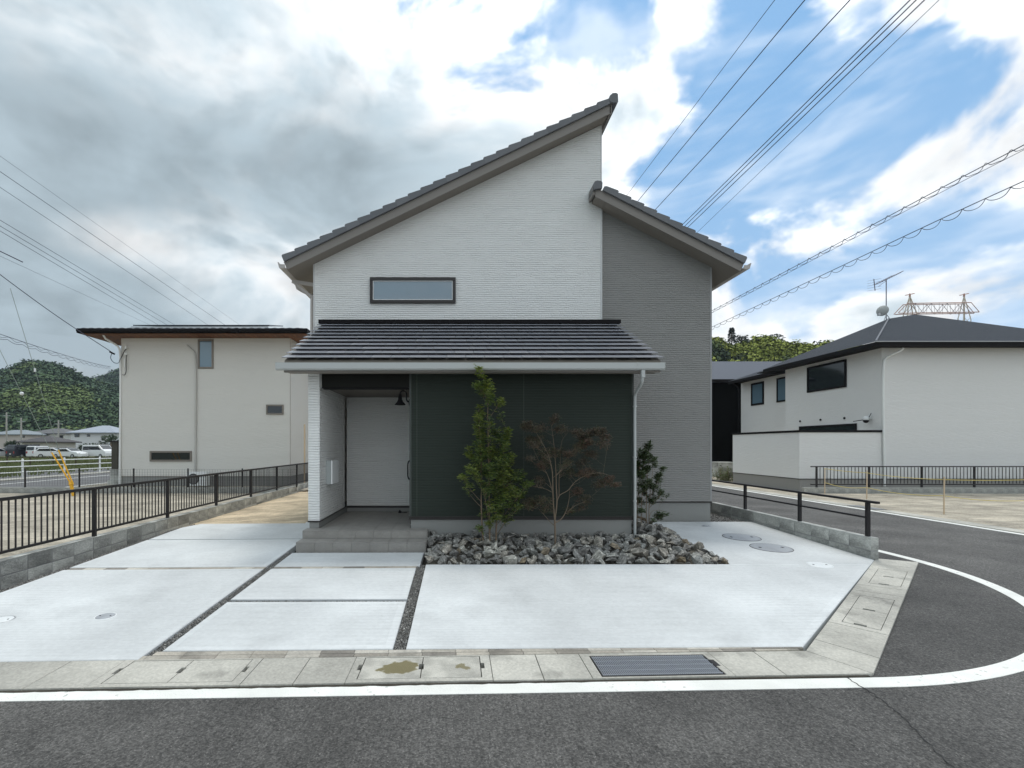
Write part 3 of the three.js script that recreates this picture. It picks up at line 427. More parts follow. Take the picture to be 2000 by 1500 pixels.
{ // entrance steps and porch floor, tiled
  const st = part('porch_steps', [bx(-2.485, -0.472, -0.1, 0.128, 7.512, PD + 0.4), bx(-2.489, -0.470, 0.1, 0.253, 7.832, PD), bx(-2.283, -0.776, 0.1, 0.253, PD, 10.1)], M.grout, house), r = rng(3);
  const tl = (g) => part('tile', g, M.stepTile[Math.floor(r() * 3)], st), n = 7, w = 2.022 / n;
  for (let i = 0; i < n; i++) {
    const a = -2.492 + i * w + 0.0015, b = a + w - 0.003;
    tl(bx(a, b, -0.04, 0.130, 7.50, 7.512, 0.002)); tl(bx(a, b, 0.1285, 0.140, 7.496, 7.818, 0.003)); tl(bx(a, b, 0.1415, 0.255, 7.82, 7.832, 0.002)); tl(bx(a, b, 0.2535, 0.265, 7.816, 8.078, 0.003));
    if (i > 0 && i < 6) for (let k = 0; k < 7; k++) tl(bx(Math.max(a, -2.282), Math.min(b, -0.777), 0.2535, 0.265, 8.081 + k * 0.2885, 8.0795 + (k + 1) * 0.2885 - 0.003, 0.002));
    if (i === 6) for (let k = 0; k < 7; k++) if (a < -0.78) tl(bx(a, -0.777, 0.2535, 0.265, 8.081 + k * 0.2885, 8.0795 + (k + 1) * 0.2885 - 0.003));
    if (i === 0) for (let k = 0; k < 7; k++) if (b > -2.28) tl(bx(-2.282, b, 0.2535, 0.265, 8.081 + k * 0.2885, 8.0795 + (k + 1) * 0.2885 - 0.003));
  }
  for (let i = 0; i < 2; i++) { tl(bx(-0.472, -0.460, -0.04, 0.138, 7.514 + i * 0.29, 7.80 + i * 0.29)); tl(bx(-0.470, -0.458, i ? 0.142 : 0.142, 0.252, 7.834 + i * 0.125, 7.957 + i * 0.12)); }
}
// roofs
function verge(roof, at, slope, dir, n, pitch, dFront, mats, seed) { // stepped edge tiles along a rake; at = [x, y] of the eave end of the slab top
  const r = rng(seed), ang = Math.atan(slope), u = new THREE.Vector2(Math.cos(ang) * dir, Math.sin(ang)), v = new THREE.Vector2(-Math.sin(ang) * dir, Math.cos(ang)), L0 = pitch / Math.cos(ang);
  const outline = [[-0.012, -0.038], [-0.006, 0.078], [0.02, 0.094], [L0 * 0.9, 0.064], [L0 + 0.01, 0.040], [L0 - 0.004, -0.038]];
  const mk = (i, d0, d1, o) => { const s = i * L0; const pts = o.map(([a, b]) => [at[0] + u.x * (s + a) + v.x * b, at[1] + u.y * (s + a) + v.y * b]); if (dir < 0) pts.reverse(); return prism(pts, d0, d1); };
  for (let i = 0; i < n; i++) part('verge_tile', mk(i, dFront - 0.004 * r(), dFront + 0.28, outline), mats[Math.floor(r() * 3)], roof);
  const field = []; for (let i = 0; i < n; i++) field.push(mk(i, dFront + 0.282, BK + 0.35, [[-0.005, -0.012], [0.0, 0.066], [L0 + 0.02, 0.04], [L0 + 0.02, -0.012]]));
  part('roof_tiles', field, M.verge[1], roof, 'stuff');
}
const RD = 9.58;
{ // high roof over the white part, falling to the left
  const x0 = -3.40, x1 = 3.085, T = 0.165;
  const roof = part('main_roof', prism([[x0 + 0.03, yS(x0) + 0.005], [x1 - 0.02, yS(x1)], [x1 - 0.02, yS(x1) + T], [x0 - 0.02, yS(x0) + T]], RD + 0.024, BK + 0.3), M.soffit, house);
  part('rake_board', prism([[x0 + 0.055, yS(x0 + 0.055) - 0.022], [x1, yS(x1) - 0.022], [x1, yS(x1) + T - 0.005], [x0 - 0.025, yS(x0) + T - 0.02]], RD, RD + 0.022), M.fascia, roof);
  part('ridge_board', bx(x1 - 0.019, x1 + 0.02, yS(x1) - 0.03, yS(x1) + T, RD, BK + 0.3), M.fascia, roof);
  verge(roof, [x0 - 0.012, yS(x0) + T + 0.022], sl, 1, 26, 0.2497, RD - 0.045, M.verge, 5);
  const cx = 3.125, cy = yS(3.1) + T + 0.07; part('ridge_cap', prism([[-0.075, -0.055], [-0.055, -0.085], [0.075, -0.10], [0.09, -0.075], [0.085, 0.075], [0.055, 0.098], [-0.02, 0.095], [-0.075, 0.045]].map(([a, b]) => [cx + a, cy + b]), RD - 0.06, BK + 0.3), M.verge[0], roof);
  // gutter of the left eave, its end towards the road, and the pipe down the corner
  const gx = -3.46, gy = yS(x0) + 0.06, U = [[-0.075, 0.075], [-0.062, 0.03], [-0.045, -0.035], [0.03, -0.05], [0.075, -0.04], [0.075, -0.025], [0.03, -0.035], [-0.035, -0.022], [-0.05, 0.03], [-0.058, 0.075]];
  const gt = part('eave_gutter', prism(U.map(([a, b]) => [gx + a, gy + b]), RD - 0.03, BK + 0.3), M.gutterTaupe, roof);
  part('gutter_end', prism([[-0.075, 0.075], [-0.062, 0.03], [-0.045, -0.035], [0.03, -0.05], [0.085, -0.04], [0.07, 0.03], [-0.02, 0.035]].map(([a, b]) => [gx + a, gy + b]), RD - 0.035, RD - 0.031), M.gutterTaupe, gt);
}
{ const w = part('downspout', [tube([[-3.44, yS(-3.4) + 0.0, -10.35], [-3.42, yS(-3.4) - 0.10, -10.35], [-3.05, yS(-3.4) - 0.33, -10.2], [-2.985, yS(-3.4) - 0.42, -10.0], [-2.985, 4.6, -9.99], [-2.985, 0.1, -9.99]], 0.033, 40, 8), bar([-3.44, 5.10, -10.12], [-2.95, 5.02, -10.12], 0.04, 0.07), bar([-3.40, 5.07, -10.1], [-2.96, 4.72, -10.1], 0.04, 0.05)], M.gutterTaupe, house); }
{ // lower roof over the grey part, falling to the right
  const x0 = 2.78, x1 = 5.715, T = 0.165;
  const shape = (a, b, lo, hi) => [[a, yG(a) + lo], [b, yG(b) + lo], [b + 0.02, yG(b) + hi], [a, yG(a) + hi]];
  const roof = part('lower_roof', [prism(shape(x0 + 0.02, 2.998, 0, T), RD + 0.024, FD - 0.003), prism(shape(3.003, x1 - 0.03, 0, T), RD + 0.024, BK + 0.3)], M.soffit, house);
  part('rake_board', prism([[x0, yG(x0) - 0.02], [x1 - 0.045, yG(x1 - 0.045) - 0.02], [x1 + 0.02, yG(x1) + T - 0.02], [x0, yG(x0) + T - 0.005]], RD, RD + 0.022), M.fascia, roof);
  verge(roof, [x1 + 0.022, yG(x1) + T + 0.022], 0.515, -1, 11, 0.2545, RD - 0.045, M.verge, 9);
  const cx = 2.80, cy = yG(2.8) + T + 0.012; part('ridge_cap', prism([[-0.07, -0.075], [0.10, -0.05], [0.105, 0.055], [0.085, 0.09], [0.0, 0.10], [-0.05, 0.08]].map(([a, b]) => [cx + a, cy + b]), RD - 0.06, FD - 0.003), M.verge[0], roof);
  part('flashing', bx(2.735, 2.775, yG(2.8) + 0.03, yG(2.8) + T + 0.03, RD + 0.01, FD - 0.003), M.fascia, roof);
  const gx = 5.79, gy = yG(x1) + 0.08, U = [[-0.075, -0.04], [-0.03, -0.05], [0.045, -0.035], [0.062, 0.03], [0.078, 0.075], [0.06, 0.075], [0.05, 0.03], [0.035, -0.022], [-0.03, -0.035], [-0.075, -0.025]];
  const gt = part('eave_gutter', prism(U.map(([a, b]) => [gx + a, gy + b]), RD - 0.03, BK + 0.3), M.gutterTaupe, roof);
  part('gutter_end', prism([[-0.085, -0.04], [-0.03, -0.05], [0.045, -0.035], [0.062, 0.03], [0.078, 0.075], [0.03, 0.035], [-0.07, 0.03]].map(([a, b]) => [gx + a, gy + b]), RD - 0.035, RD - 0.031), M.gutterTaupe, gt);
}
{ // porch roof of flat tiles
  const x0 = -2.775, x1 = 3.318, yR = d => 3.005 + 0.516 * (d - 7.7), n = 10, run = 0.2165, r = rng(17);
  const roof = part('porch_roof', prismX([[7.72, yR(7.72) - 0.09], [7.72, yR(7.72) - 0.005], [FD - 0.005, yR(FD) - 0.005], [FD - 0.005, yR(FD) - 0.16], [8.0, yR(8.0) - 0.16], [8.0, 2.84], [7.75, 2.84]], x0 + 0.03, x1 - 0.03), M.soffit, house);
  const ang = Math.atan(0.516), Lr = run / Math.cos(ang), tw = 0.303;
  const tileGeo = (w) => { const g = new RoundedBoxGeometry(w - 0.005, 0.012, Lr + 0.06, 1, 0.003); g.rotateX(ang - 0.165); return metric(g); }, cache = {};
  for (let i = 0; i < n; i++) {
    const dc = 7.675 + run * (i + 0.5) + 0.02, yc = yR(dc) + 0.040, off = i % 2 ? 0.16 : 0.03 + 0.1 * ((i * 37) % 3) / 3; let x = x0, e = x0 + 0.18 + off;
    while (x < x1 - 0.02) { const q = Math.min(e, x1), w = q - x, key = w.toFixed(3); piece('roof_tile', cache[key] ??= tileGeo(w), M.tile[Math.floor(r() * 3)], roof, [(x + q) / 2, yc + (r() - 0.5) * 0.0006, -dc]); x = q; e = q + tw; }
  }
  part('ridge_flashing', prismX([[9.72, yR(9.80) + 0.03], [9.72, yR(9.86) + 0.075], [FD + 0.05, yR(9.9) + 0.085], [FD + 0.05, yR(9.9)]], -2.775, 3.34), M.black, roof);
  part('eave_board', bx(x0 + 0.04, x1 - 0.06, 2.815, 2.90, 7.66, 7.715), M.fascia, roof);
  const U = [[7.575, 2.955], [7.575, 2.868], [7.588, 2.846], [7.65, 2.842], [7.655, 2.955], [7.645, 2.955], [7.642, 2.858], [7.597, 2.862], [7.588, 2.955]];
  const gt = part('porch_gutter', prismX(U, -2.83, 3.292), M.gutter, roof);
  for (const x of [-2.838, 3.292]) part('gutter_end', prismX([[7.573, 2.957], [7.573, 2.866], [7.587, 2.843], [7.653, 2.84], [7.657, 2.957]], x, x + 0.008), M.gutter, gt);
  part('gutter_joint', prismX([[7.571, 2.959], [7.571, 2.865], [7.587, 2.84], [7.60, 2.84], [7.60, 2.959]], 2.86, 2.875), M.gutter, gt);
}
part('downspout', [bx(2.93, 2.99, 2.72, 2.842, 7.585, 7.645, 0.01), tube([[2.96, 2.77, -7.615], [2.96, 2.66, -7.64], [2.975, 2.57, -7.85], [2.99, 2.49, -8.02], [2.992, 2.40, -8.035], [2.992, 1.0, -8.035], [2.992, -0.02, -8.035]], 0.0235, 60, 10), ...[2.3, 1.45, 0.72].map(y => { const g = new THREE.CylinderGeometry(0.030, 0.030, 0.03, 10); return g.translate(2.992, y, -8.035); })], M.gutter, house);
{ // gooseneck lamp beside the porch
  const o = thing('wall_lamp', [-0.80, 2.45, -8.27], 'black gooseneck wall lamp with a bell shade under the porch roof', 'lamp'), sx = -0.955, d = -8.27;
  part('wall_plate', (() => { const g = new THREE.CylinderGeometry(0.058, 0.062, 0.022, 20); g.rotateZ(Math.PI / 2); return g.translate(-0.7905, 2.39, d); })(), M.black, o);
  part('arm', [tube([[-0.80, 2.40, d], [-0.825, 2.405, d], [-0.842, 2.43, d], [-0.845, 2.52, d], [-0.855, 2.565, d], [-0.90, 2.592, d], [-0.94, 2.575, d], [-0.955, 2.53, d], [-0.955, 2.49, d]], 0.0115, 40, 8)], M.black, o);
  const g = new THREE.LatheGeometry([[0.0, 2.535], [0.022, 2.53], [0.026, 2.485], [0.032, 2.48], [0.035, 2.44], [0.052, 2.40], [0.078, 2.372], [0.094, 2.352], [0.094, 2.346], [0.076, 2.362], [0.048, 2.39], [0.028, 2.43], [0.0, 2.44]].map(p => new THREE.Vector2(...p)), 28); g.translate(sx, 0, d); part('shade', g, M.black, o);
}
{ const o = thing('mailbox', [-2.22, 0.97, -8.7], 'pale grey wall mailbox on the inner side of the white porch pillar', 'mailbox'), m = mat(L(0.40, 0.43, 0.43), 0.35), bright = mat(L(0.85, 0.87, 0.87), 0.3);
  part('body', bx(-2.284, -2.19, 0.965, 1.385, 8.46, 8.93, 0.008), m, o); part('door', bx(-2.189, -2.165, 0.970, 1.380, 8.455, 8.90, 0.006), mat(L(0.78, 0.80, 0.80), 0.3), o); part('door_edge', bx(-2.188, -2.164, 0.967, 1.383, 8.440, 8.4545, 0.004), bright, o); }
{ const o = thing('door_stop', [-1.10, 0.266, -9.9], 'small black hand tool lying on the porch floor by the back wall', 'tool');
  part('body', [bx(-1.175, -1.115, 0.2665, 0.295, 9.86, 9.93, 0.008), bx(-1.16, -1.135, 0.27, 0.325, 9.875, 9.90, 0.006)], M.black, o); part('handle', rod([-1.11, 0.278, -9.90], [-1.0, 0.275, -9.88], 0.007), M.black, o); }
{ const o = thing('drain_box', [-2.75, 0.03, -9.75], 'white plastic drain box in the sand beside the porch pillar', 'drain box'); part('tray', [bx(-3.06, -2.56, 0.02, 0.075, 9.80, 9.83), bx(-3.06, -2.56, 0.02, 0.075, 10.2, 10.23), bx(-3.06, -3.03, 0.02, 0.075, 9.831, 10.199), bx(-3.03, -2.56, 0.02, 0.03, 9.831, 10.199)], M.whitePlastic, o); }

// ───────────────────────── bed of broken rock in front of the porch
{
  const r = rng(101), bed = setting('rock_bed', [1.7, 0, -7.5]), forms = [];
  for (let i = 0; i < 16; i++) { const pts = [], n = 8 + Math.floor(r() * 5), sx = 0.85 + 0.6 * r(), sy = 0.5 + 0.4 * r(), sz = 0.65 + 0.4 * r(); for (let k = 0; k < n; k++) { const v = new THREE.Vector3(r() * 2 - 1, r() * 2 - 1, r() * 2 - 1).normalize().multiplyScalar(0.82 + 0.25 * r()); pts.push(new THREE.Vector3(v.x * sx, v.y * sy, v.z * sz).multiplyScalar(0.5)); } const g = new ConvexGeometry(pts); const m = metric(g, r() * 3, r() * 3); forms.push(m); }
  const cols = [[0.17, 0.175, 0.185], [0.12, 0.122, 0.13], [0.22, 0.225, 0.23], [0.19, 0.18, 0.17], [0.29, 0.29, 0.285], [0.145, 0.148, 0.155], [0.085, 0.085, 0.09]], mats = cols.map(c => mat(L(c[0] * 3.2 + 0.16, c[1] * 3.15 + 0.155, c[2] * 2.9 + 0.145), 0.8, { map: rockTone, bumpMap: grainBump, bumpScale: 0.003 }));
  const special = [mat(L(0.62, 0.52, 0.38), 0.8, { map: rockTone }), mat(L(0.72, 0.74, 0.72), 0.75, { map: rockTone }), mat(L(0.50, 0.40, 0.27), 0.8, { map: rockTone })];
  const hgt = (x, d) => g0(d) - 0.02 + 0.11 * sst(6.75, 7.75, d) * sst(4.0, 3.3, x) + 0.03 * fbm(x * 2, d * 2, 3, 2) + 0.05 * sst(3.0, 3.3, x) * sst(3.9, 3.5, x) * sst(7.2, 8.3, d);
  const inBed = (x, d) => (x > -0.40 && x < 3.86 - 0.12 * sst(7.2, 9.4, d) && d > 6.80 && d < 8.06) || (x > 3.06 && x < 3.84 && d >= 8.06 && d < 9.25);
  const spots = []; let tries = 0;
  while (spots.length < 420 && tries++ < 30000) { const x = mix(-0.4, 3.9, r()), d = mix(6.80, 9.3, r()), size = 0.13 + 0.13 * r() * r() + 0.03 * r(); if (!inBed(x, d)) continue; if (spots.every(s => Math.hypot(s[0] - x, s[1] - d) > 0.385 * (s[2] + size) * (0.92 + 0.0 * tries))) spots.push([x, d, size]); }
  spots.sort((a, b) => a[1] / a[2] - b[1] / b[2]);
  const rest = [];
  spots.forEach(([x, d, size], i) => {
    const v = r(), m = v < 0.075 ? special[Math.floor(r() * 3)] : mats[Math.floor(r() * 7)], f = forms[Math.floor(r() * 16)], rot = [(r() - 0.5) * 0.9, r() * 6.3, (r() - 0.5) * 0.9], y = hgt(x, d) + size * (0.18 + 0.12 * r());
    const edge = Math.min(size * 0.5, d - 6.78 < size * 0.5 ? 1 : 1);
    const dd = Math.max(d, 6.79 + size * 0.42);
    if (i < 296) piece('rock', f, m, bed, [x, y, -dd], rot, [size * 1.12, size * 1.12, size * 1.12]);
    else { const g = f.clone(); g.applyMatrix4(new THREE.Matrix4().compose(new THREE.Vector3(x, y, -dd), new THREE.Quaternion().setFromEuler(new THREE.Euler(...rot)), new THREE.Vector3(size, size, size).multiplyScalar(1.12))); rest.push(g); }
  });
  // smaller pieces fill the gaps below
  for (let i = 0; i < 900; i++) { const x = mix(-0.4, 3.86, r()), d = mix(6.81, 9.25, r()); if (!inBed(x, d)) continue; const s = 0.05 + 0.06 * r(), g = forms[Math.floor(r() * 16)].clone(); g.applyMatrix4(new THREE.Matrix4().compose(new THREE.Vector3(x, hgt(x, d) + s * 0.15, -Math.max(d, 6.84)), new THREE.Quaternion().setFromEuler(new THREE.Euler(r() * 6, r() * 6, r() * 6)), new THREE.Vector3(s, s, s))); rest.push(g); }
  part('small_rocks', rest, mats[5], bed, 'stuff');
  part('soil', ground(-0.42, 3.84, 6.80, 9.26, 30, 20, (x, d) => hgt(x, d) - 0.02), M.dirt, bed);
}

// ───────────────────────── plants
function leafGeo(list, fold) { // list of [position, direction, up, length, width]; each leaf is two facets bent along the midrib
  const pos = [], uv = [], a = new THREE.Vector3(), side = new THREE.Vector3(), n = new THREE.Vector3();
  for (const [p, dir, up, len, wid] of list) {
    side.crossVectors(dir, up).normalize(); n.crossVectors(side, dir).normalize();
    const tip = a.copy(dir).multiplyScalar(len).add(p).addScaledVector(n, -len * 0.12).clone(), mid = p.clone().addScaledVector(dir, len * 0.45), l = mid.clone().addScaledVector(side, -wid * 0.5).addScaledVector(n, wid * fold), rr = mid.clone().addScaledVector(side, wid * 0.5).addScaledVector(n, wid * fold);
    for (const v of [p, l, tip, p, tip, rr]) { pos.push(v.x, v.y, v.z); uv.push(0, 0); }
  }
  const g = new THREE.BufferGeometry(); g.setAttribute('position', new THREE.Float32BufferAttribute(pos, 3)); g.setAttribute('uv', new THREE.Float32BufferAttribute(uv, 2)); g.computeVertexNormals(); return g;
}
const leafMat = (c, t = 0.35) => new THREE.MeshPhysicalMaterial({ color: L(...c), roughness: 0.75, transmission: t, thickness: 0, side: THREE.DoubleSide });
// stems: polylines [[x,y,d]...] with radius; clusters: [x, y, d, rx, ry, rd, twigs, leaves per twig, palette]
function tree(o, r, stems, clusters, leafLen, leafWid, bark, palettes, opt = {}) {
  const wood = [], leaves = palettes.map(() => []), pts = [];
  stems.forEach(([line, r0, r1], si) => { const c = new THREE.CatmullRomCurve3(line.map(p => new THREE.Vector3(p[0], p[1], -p[2])), false, 'centripetal'), n = 26; for (let i = 0; i < n; i++) { const a = c.getPoint(i / n), b = c.getPoint((i + 1) / n); wood.push(rod([a.x, a.y, a.z], [b.x, b.y, b.z], mix(r0, r1, i / n), 7, mix(r0, r1, (i + 1) / n))); pts.push([b, mix(r0, r1, (i + 1) / n)]); } });
  const twigs = [];
  for (const [x, y, d, rx, ry, rd, n, per, pal] of clusters) for (let k = 0; k < n; k++) {
    let v; do { v = new THREE.Vector3(r() * 2 - 1, r() * 2 - 1, r() * 2 - 1); } while (v.length() > 1);
    const tip = new THREE.Vector3(x + v.x * rx, y + v.y * ry, -d + v.z * rd); let best = null, bd = 1e9;
    for (const [p, rad] of pts) { const dy = tip.y - p.y, hd = Math.hypot(tip.x - p.x, tip.z - p.z); if (dy < (opt.rise ?? 0.4) * hd) continue; const dist = hd + Math.abs(dy - (opt.ideal ?? 0.9) * hd) * 0.8; if (dist < bd) { bd = dist; best = [p, rad]; } }
    if (!best) best = pts[Math.floor(pts.length * 0.5)];
    const s = best[0], midp = s.clone().lerp(tip, 0.55); midp.y += (opt.arch ?? -0.05) * s.distanceTo(tip); midp.x += (r() - 0.5) * 0.06; midp.z += (r() - 0.5) * 0.06;
    const c = new THREE.QuadraticBezierCurve3(s, midp, tip), len = s.distanceTo(tip), q = 5, tr = Math.min(best[1] * 0.6, opt.twig ?? 0.005);
    for (let i = 0; i < q; i++) { const a = c.getPoint(i / q), b = c.getPoint((i + 1) / q); wood.push(rod([a.x, a.y, a.z], [b.x, b.y, b.z], mix(tr, 0.0012, i / q), 4, mix(tr, 0.0012, (i + 1) / q))); }
    if (len > 0.2) for (let i = 1; i < 4; i++) pts.push([c.getPoint(i / 5), tr]);
    const dirT = c.getTangent(1);
    for (let i = 0; i < per; i++) {
      const t = 1 - (opt.reach ?? 0.6) * r() * Math.min(1, 0.45 / Math.max(len, 0.1)), p = c.getPoint(t), tan = c.getTangent(t), az = r() * 6.283, sp = opt.spray ?? 0.06;
      p.x += (r() - 0.5) * sp; p.y += (r() - 0.5) * sp * 0.7; p.z += (r() - 0.5) * sp;
      const dir = new THREE.Vector3(Math.cos(az), opt.droop === undefined ? -0.35 + 0.4 * r() : opt.droop + 0.6 * (r() - 0.5), Math.sin(az)).addScaledVector(tan, 0.6).normalize(), up = new THREE.Vector3((r() - 0.5) * 0.9, 1, (r() - 0.5) * 0.9).normalize();
      const pi = pal === undefined ? 0 : pal, w = r(), use = Math.min(palettes.length - 1, w < 0.62 ? pi : w < 0.84 ? (pi + 1) % palettes.length : (pi + 2) % palettes.length), k = 0.7 + 0.6 * r();
      leaves[use].push([p, dir, up, leafLen * k, leafWid * k]);
    }
  }
  part('trunk', wood, bark, o);
  leaves.forEach((l, i) => { if (l.length) part('foliage', leafGeo(l, 0.18), palettes[i], o, 'stuff'); });
}
{ // slender green tree of three stems
  const o = thing('garden_tree', [0.5, 0.05, -7.55], 'slender light green tree of three thin stems in the rock bed, the tallest plant', 'tree'), r = rng(201), D = 7.55;
  // [x, y, rx, ry, twigs, leaves, palette]
  const C = [[0.335, 2.84, 0.035, 0.06, 3, 14, 0], [0.43, 2.64, 0.05, 0.12, 6, 17, 0], [0.34, 2.61, 0.06, 0.05, 5, 13, 1], [0.385, 2.50, 0.06, 0.05, 4, 9, 2], [0.52, 2.57, 0.055, 0.13, 7, 16, 0], [0.545, 2.42, 0.045, 0.14, 6, 15, 1], [0.70, 2.34, 0.045, 0.08, 5, 12, 0], [0.68, 2.16, 0.03, 0.10, 3, 7, 2],
    [0.37, 2.18, 0.07, 0.12, 9, 15, 0], [0.38, 1.95, 0.09, 0.15, 13, 17, 0], [0.36, 1.70, 0.10, 0.16, 14, 17, 1], [0.40, 1.45, 0.13, 0.18, 15, 17, 1], [0.22, 1.53, 0.07, 0.12, 7, 15, 0], [0.28, 1.28, 0.12, 0.14, 13, 16, 0], [0.10, 1.17, 0.05, 0.08, 5, 11, 0], [0.19, 1.02, 0.08, 0.10, 6, 8, 2],
    [0.545, 1.98, 0.06, 0.16, 5, 9, 2], [0.62, 1.80, 0.10, 0.14, 12, 16, 2], [0.80, 1.84, 0.06, 0.10, 9, 16, 0], [0.77, 1.68, 0.09, 0.10, 11, 16, 1], [0.60, 1.55, 0.11, 0.14, 14, 17, 0], [0.72, 1.42, 0.13, 0.14, 17, 18, 1], [0.86, 1.46, 0.08, 0.10, 9, 15, 0],
    [0.55, 1.27, 0.12, 0.14, 15, 17, 1], [0.78, 1.18, 0.15, 0.13, 20, 18, 0], [0.97, 1.20, 0.11, 0.11, 14, 15, 2], [1.10, 1.08, 0.10, 0.05, 9, 13, 1], [0.62, 1.00, 0.14, 0.12, 16, 18, 1], [0.85, 0.95, 0.15, 0.11, 18, 18, 0], [1.02, 0.90, 0.11, 0.08, 11, 15, 1], [0.72, 0.77, 0.15, 0.11, 16, 17, 1], [0.93, 0.71, 0.12, 0.08, 11, 14, 2], [0.55, 0.72, 0.09, 0.09, 9, 13, 0], [0.45, 0.98, 0.09, 0.14, 9, 13, 2], [0.42, 0.60, 0.07, 0.07, 5, 8, 2], [0.66, 0.55, 0.12, 0.07, 9, 14, 0], [0.50, 0.44, 0.07, 0.04, 4, 11, 0], [0.36, 0.39, 0.07, 0.03, 3, 9, 1], [0.80, 0.52, 0.10, 0.06, 6, 12, 2]];
  tree(o, r, [[[[0.44, 0.0, 7.52], [0.415, 0.35, 7.54], [0.40, 0.8, 7.54], [0.41, 1.15, 7.56], [0.385, 1.7, 7.56], [0.36, 2.2, 7.55]], 0.014, 0.004], [[[0.535, 0.0, 7.55], [0.53, 0.4, 7.56], [0.525, 1.0, 7.55], [0.515, 1.5, 7.54], [0.50, 2.1, 7.55], [0.50, 2.5, 7.54], [0.40, 2.78, 7.53]], 0.015, 0.004], [[[0.635, 0.0, 7.58], [0.64, 0.4, 7.58], [0.66, 0.8, 7.57], [0.72, 1.2, 7.55], [0.77, 1.7, 7.54], [0.80, 1.9, 7.54]], 0.015, 0.004], [[[0.52, 0.45, 7.56], [0.47, 0.75, 7.5], [0.42, 0.95, 7.46]], 0.006, 0.004]],
    C.map(([x, y, rx, ry, n, l, p]) => [x, y, D - 0.02 + 0.18 * (r() - 0.5), rx, ry, Math.min(0.28, 0.7 * rx + 0.10), Math.ceil(n * 1.25), Math.ceil(l * 1.9), p]), 0.054, 0.025, M.bark, [leafMat([0.23, 0.28, 0.035], 0.4), leafMat([0.13, 0.20, 0.022], 0.35), leafMat([0.055, 0.10, 0.02], 0.3)], { spray: 0.075, rise: 0.3, ideal: 1.3 });
}
{ // sparse red-brown maple
  const o = thing('garden_tree', [1.56, 0.05, -7.5], 'sparse reddish brown vase-shaped maple with bare branches in the rock bed', 'tree'), r = rng(301);
  const k = 0.00798, X = u => 0.9574 + u * 0.0014364, Y = v => 2.2085 - v * 0.0014364, P = (a, b, d = 7.5) => [X(a), Y(b), d];
  const stems = [[[P(415, 1470), P(412, 1300), P(408, 1200)], 0.016, 0.014], [[P(408, 1200), P(395, 1050), P(385, 900, 7.48), P(380, 770, 7.46), P(370, 650, 7.44), P(330, 500, 7.42), P(270, 380, 7.4), P(200, 260, 7.4)], 0.012, 0.003], [[P(410, 1200), P(432, 1000, 7.5), P(425, 850, 7.5), P(425, 720, 7.52), P(420, 560, 7.54), P(410, 400, 7.56), P(385, 180, 7.58)], 0.011, 0.003],
    [[P(432, 1000), P(455, 930, 7.47), P(540, 870, 7.42), P(600, 790, 7.4), P(700, 720, 7.38), P(860, 680, 7.36), P(1000, 720, 7.36)], 0.007, 0.002], [[P(415, 1230), P(480, 1190, 7.52), P(540, 1110, 7.56), P(580, 980, 7.6), P(600, 850, 7.62), P(700, 800, 7.64)], 0.009, 0.002], [[P(410, 1260), P(370, 1230, 7.52), P(310, 1160, 7.54), P(240, 1080, 7.56), P(190, 1000, 7.58)], 0.006, 0.002], [[P(425, 720, 7.52), P(470, 660, 7.5), P(530, 540, 7.48), P(640, 400, 7.46), P(800, 290, 7.44), P(980, 270, 7.42)], 0.007, 0.002], [[P(385, 900, 7.48), P(330, 700, 7.54), P(250, 560, 7.6), P(190, 430, 7.62)], 0.006, 0.002], [[P(455, 950), P(470, 760, 7.6), P(490, 620, 7.66), P(520, 330, 7.7), P(580, 250, 7.7)], 0.006, 0.002], [[P(550, 1110, 7.52), P(640, 1030, 7.46), P(720, 1000, 7.44)], 0.005, 0.002], [[P(385, 900), P(280, 850, 7.4), P(130, 820, 7.38)], 0.004, 0.0015]];
  const C = [[110, 160, 70, 55, 9, 13, 0], [200, 190, 60, 50, 7, 12, 0], [420, 90, 45, 60, 6, 11, 0], [290, 180, 50, 50, 4, 9, 0], [500, 200, 70, 50, 6, 11, 0], [140, 300, 60, 50, 5, 9, 1], [170, 370, 80, 50, 7, 10, 0], [260, 300, 80, 50, 6, 8, 1], [640, 250, 80, 60, 9, 11, 0], [780, 240, 90, 45, 10, 13, 0], [880, 220, 70, 40, 8, 12, 0], [980, 285, 50, 15, 4, 10, 2], [740, 345, 80, 50, 9, 16, 2], [880, 360, 70, 50, 7, 10, 0], [640, 390, 90, 60, 8, 10, 1], [800, 460, 90, 50, 8, 9, 0], [560, 470, 60, 40, 6, 10, 2], [430, 440, 90, 60, 8, 9, 1], [300, 470, 90, 60, 6, 8, 1], [140, 520, 60, 40, 4, 8, 0], [250, 600, 50, 40, 5, 11, 2], [350, 560, 80, 50, 6, 8, 1], [520, 580, 90, 50, 7, 8, 1], [720, 560, 80, 50, 7, 8, 0], [560, 670, 80, 50, 7, 8, 1], [720, 670, 80, 45, 9, 13, 2], [850, 690, 80, 45, 8, 11, 0], [980, 740, 60, 40, 7, 11, 2], [1060, 800, 45, 12, 4, 9, 2], [880, 790, 80, 40, 8, 10, 0], [660, 880, 60, 50, 6, 10, 2], [740, 960, 80, 50, 7, 8, 0], [240, 770, 70, 50, 6, 9, 0], [150, 990, 80, 60, 9, 11, 1], [110, 1020, 60, 50, 6, 11, 1], [280, 970, 80, 60, 8, 9, 1], [330, 1060, 70, 50, 5, 8, 1], [600, 1090, 50, 40, 4, 8, 1], [720, 1060, 60, 40, 4, 8, 0]];
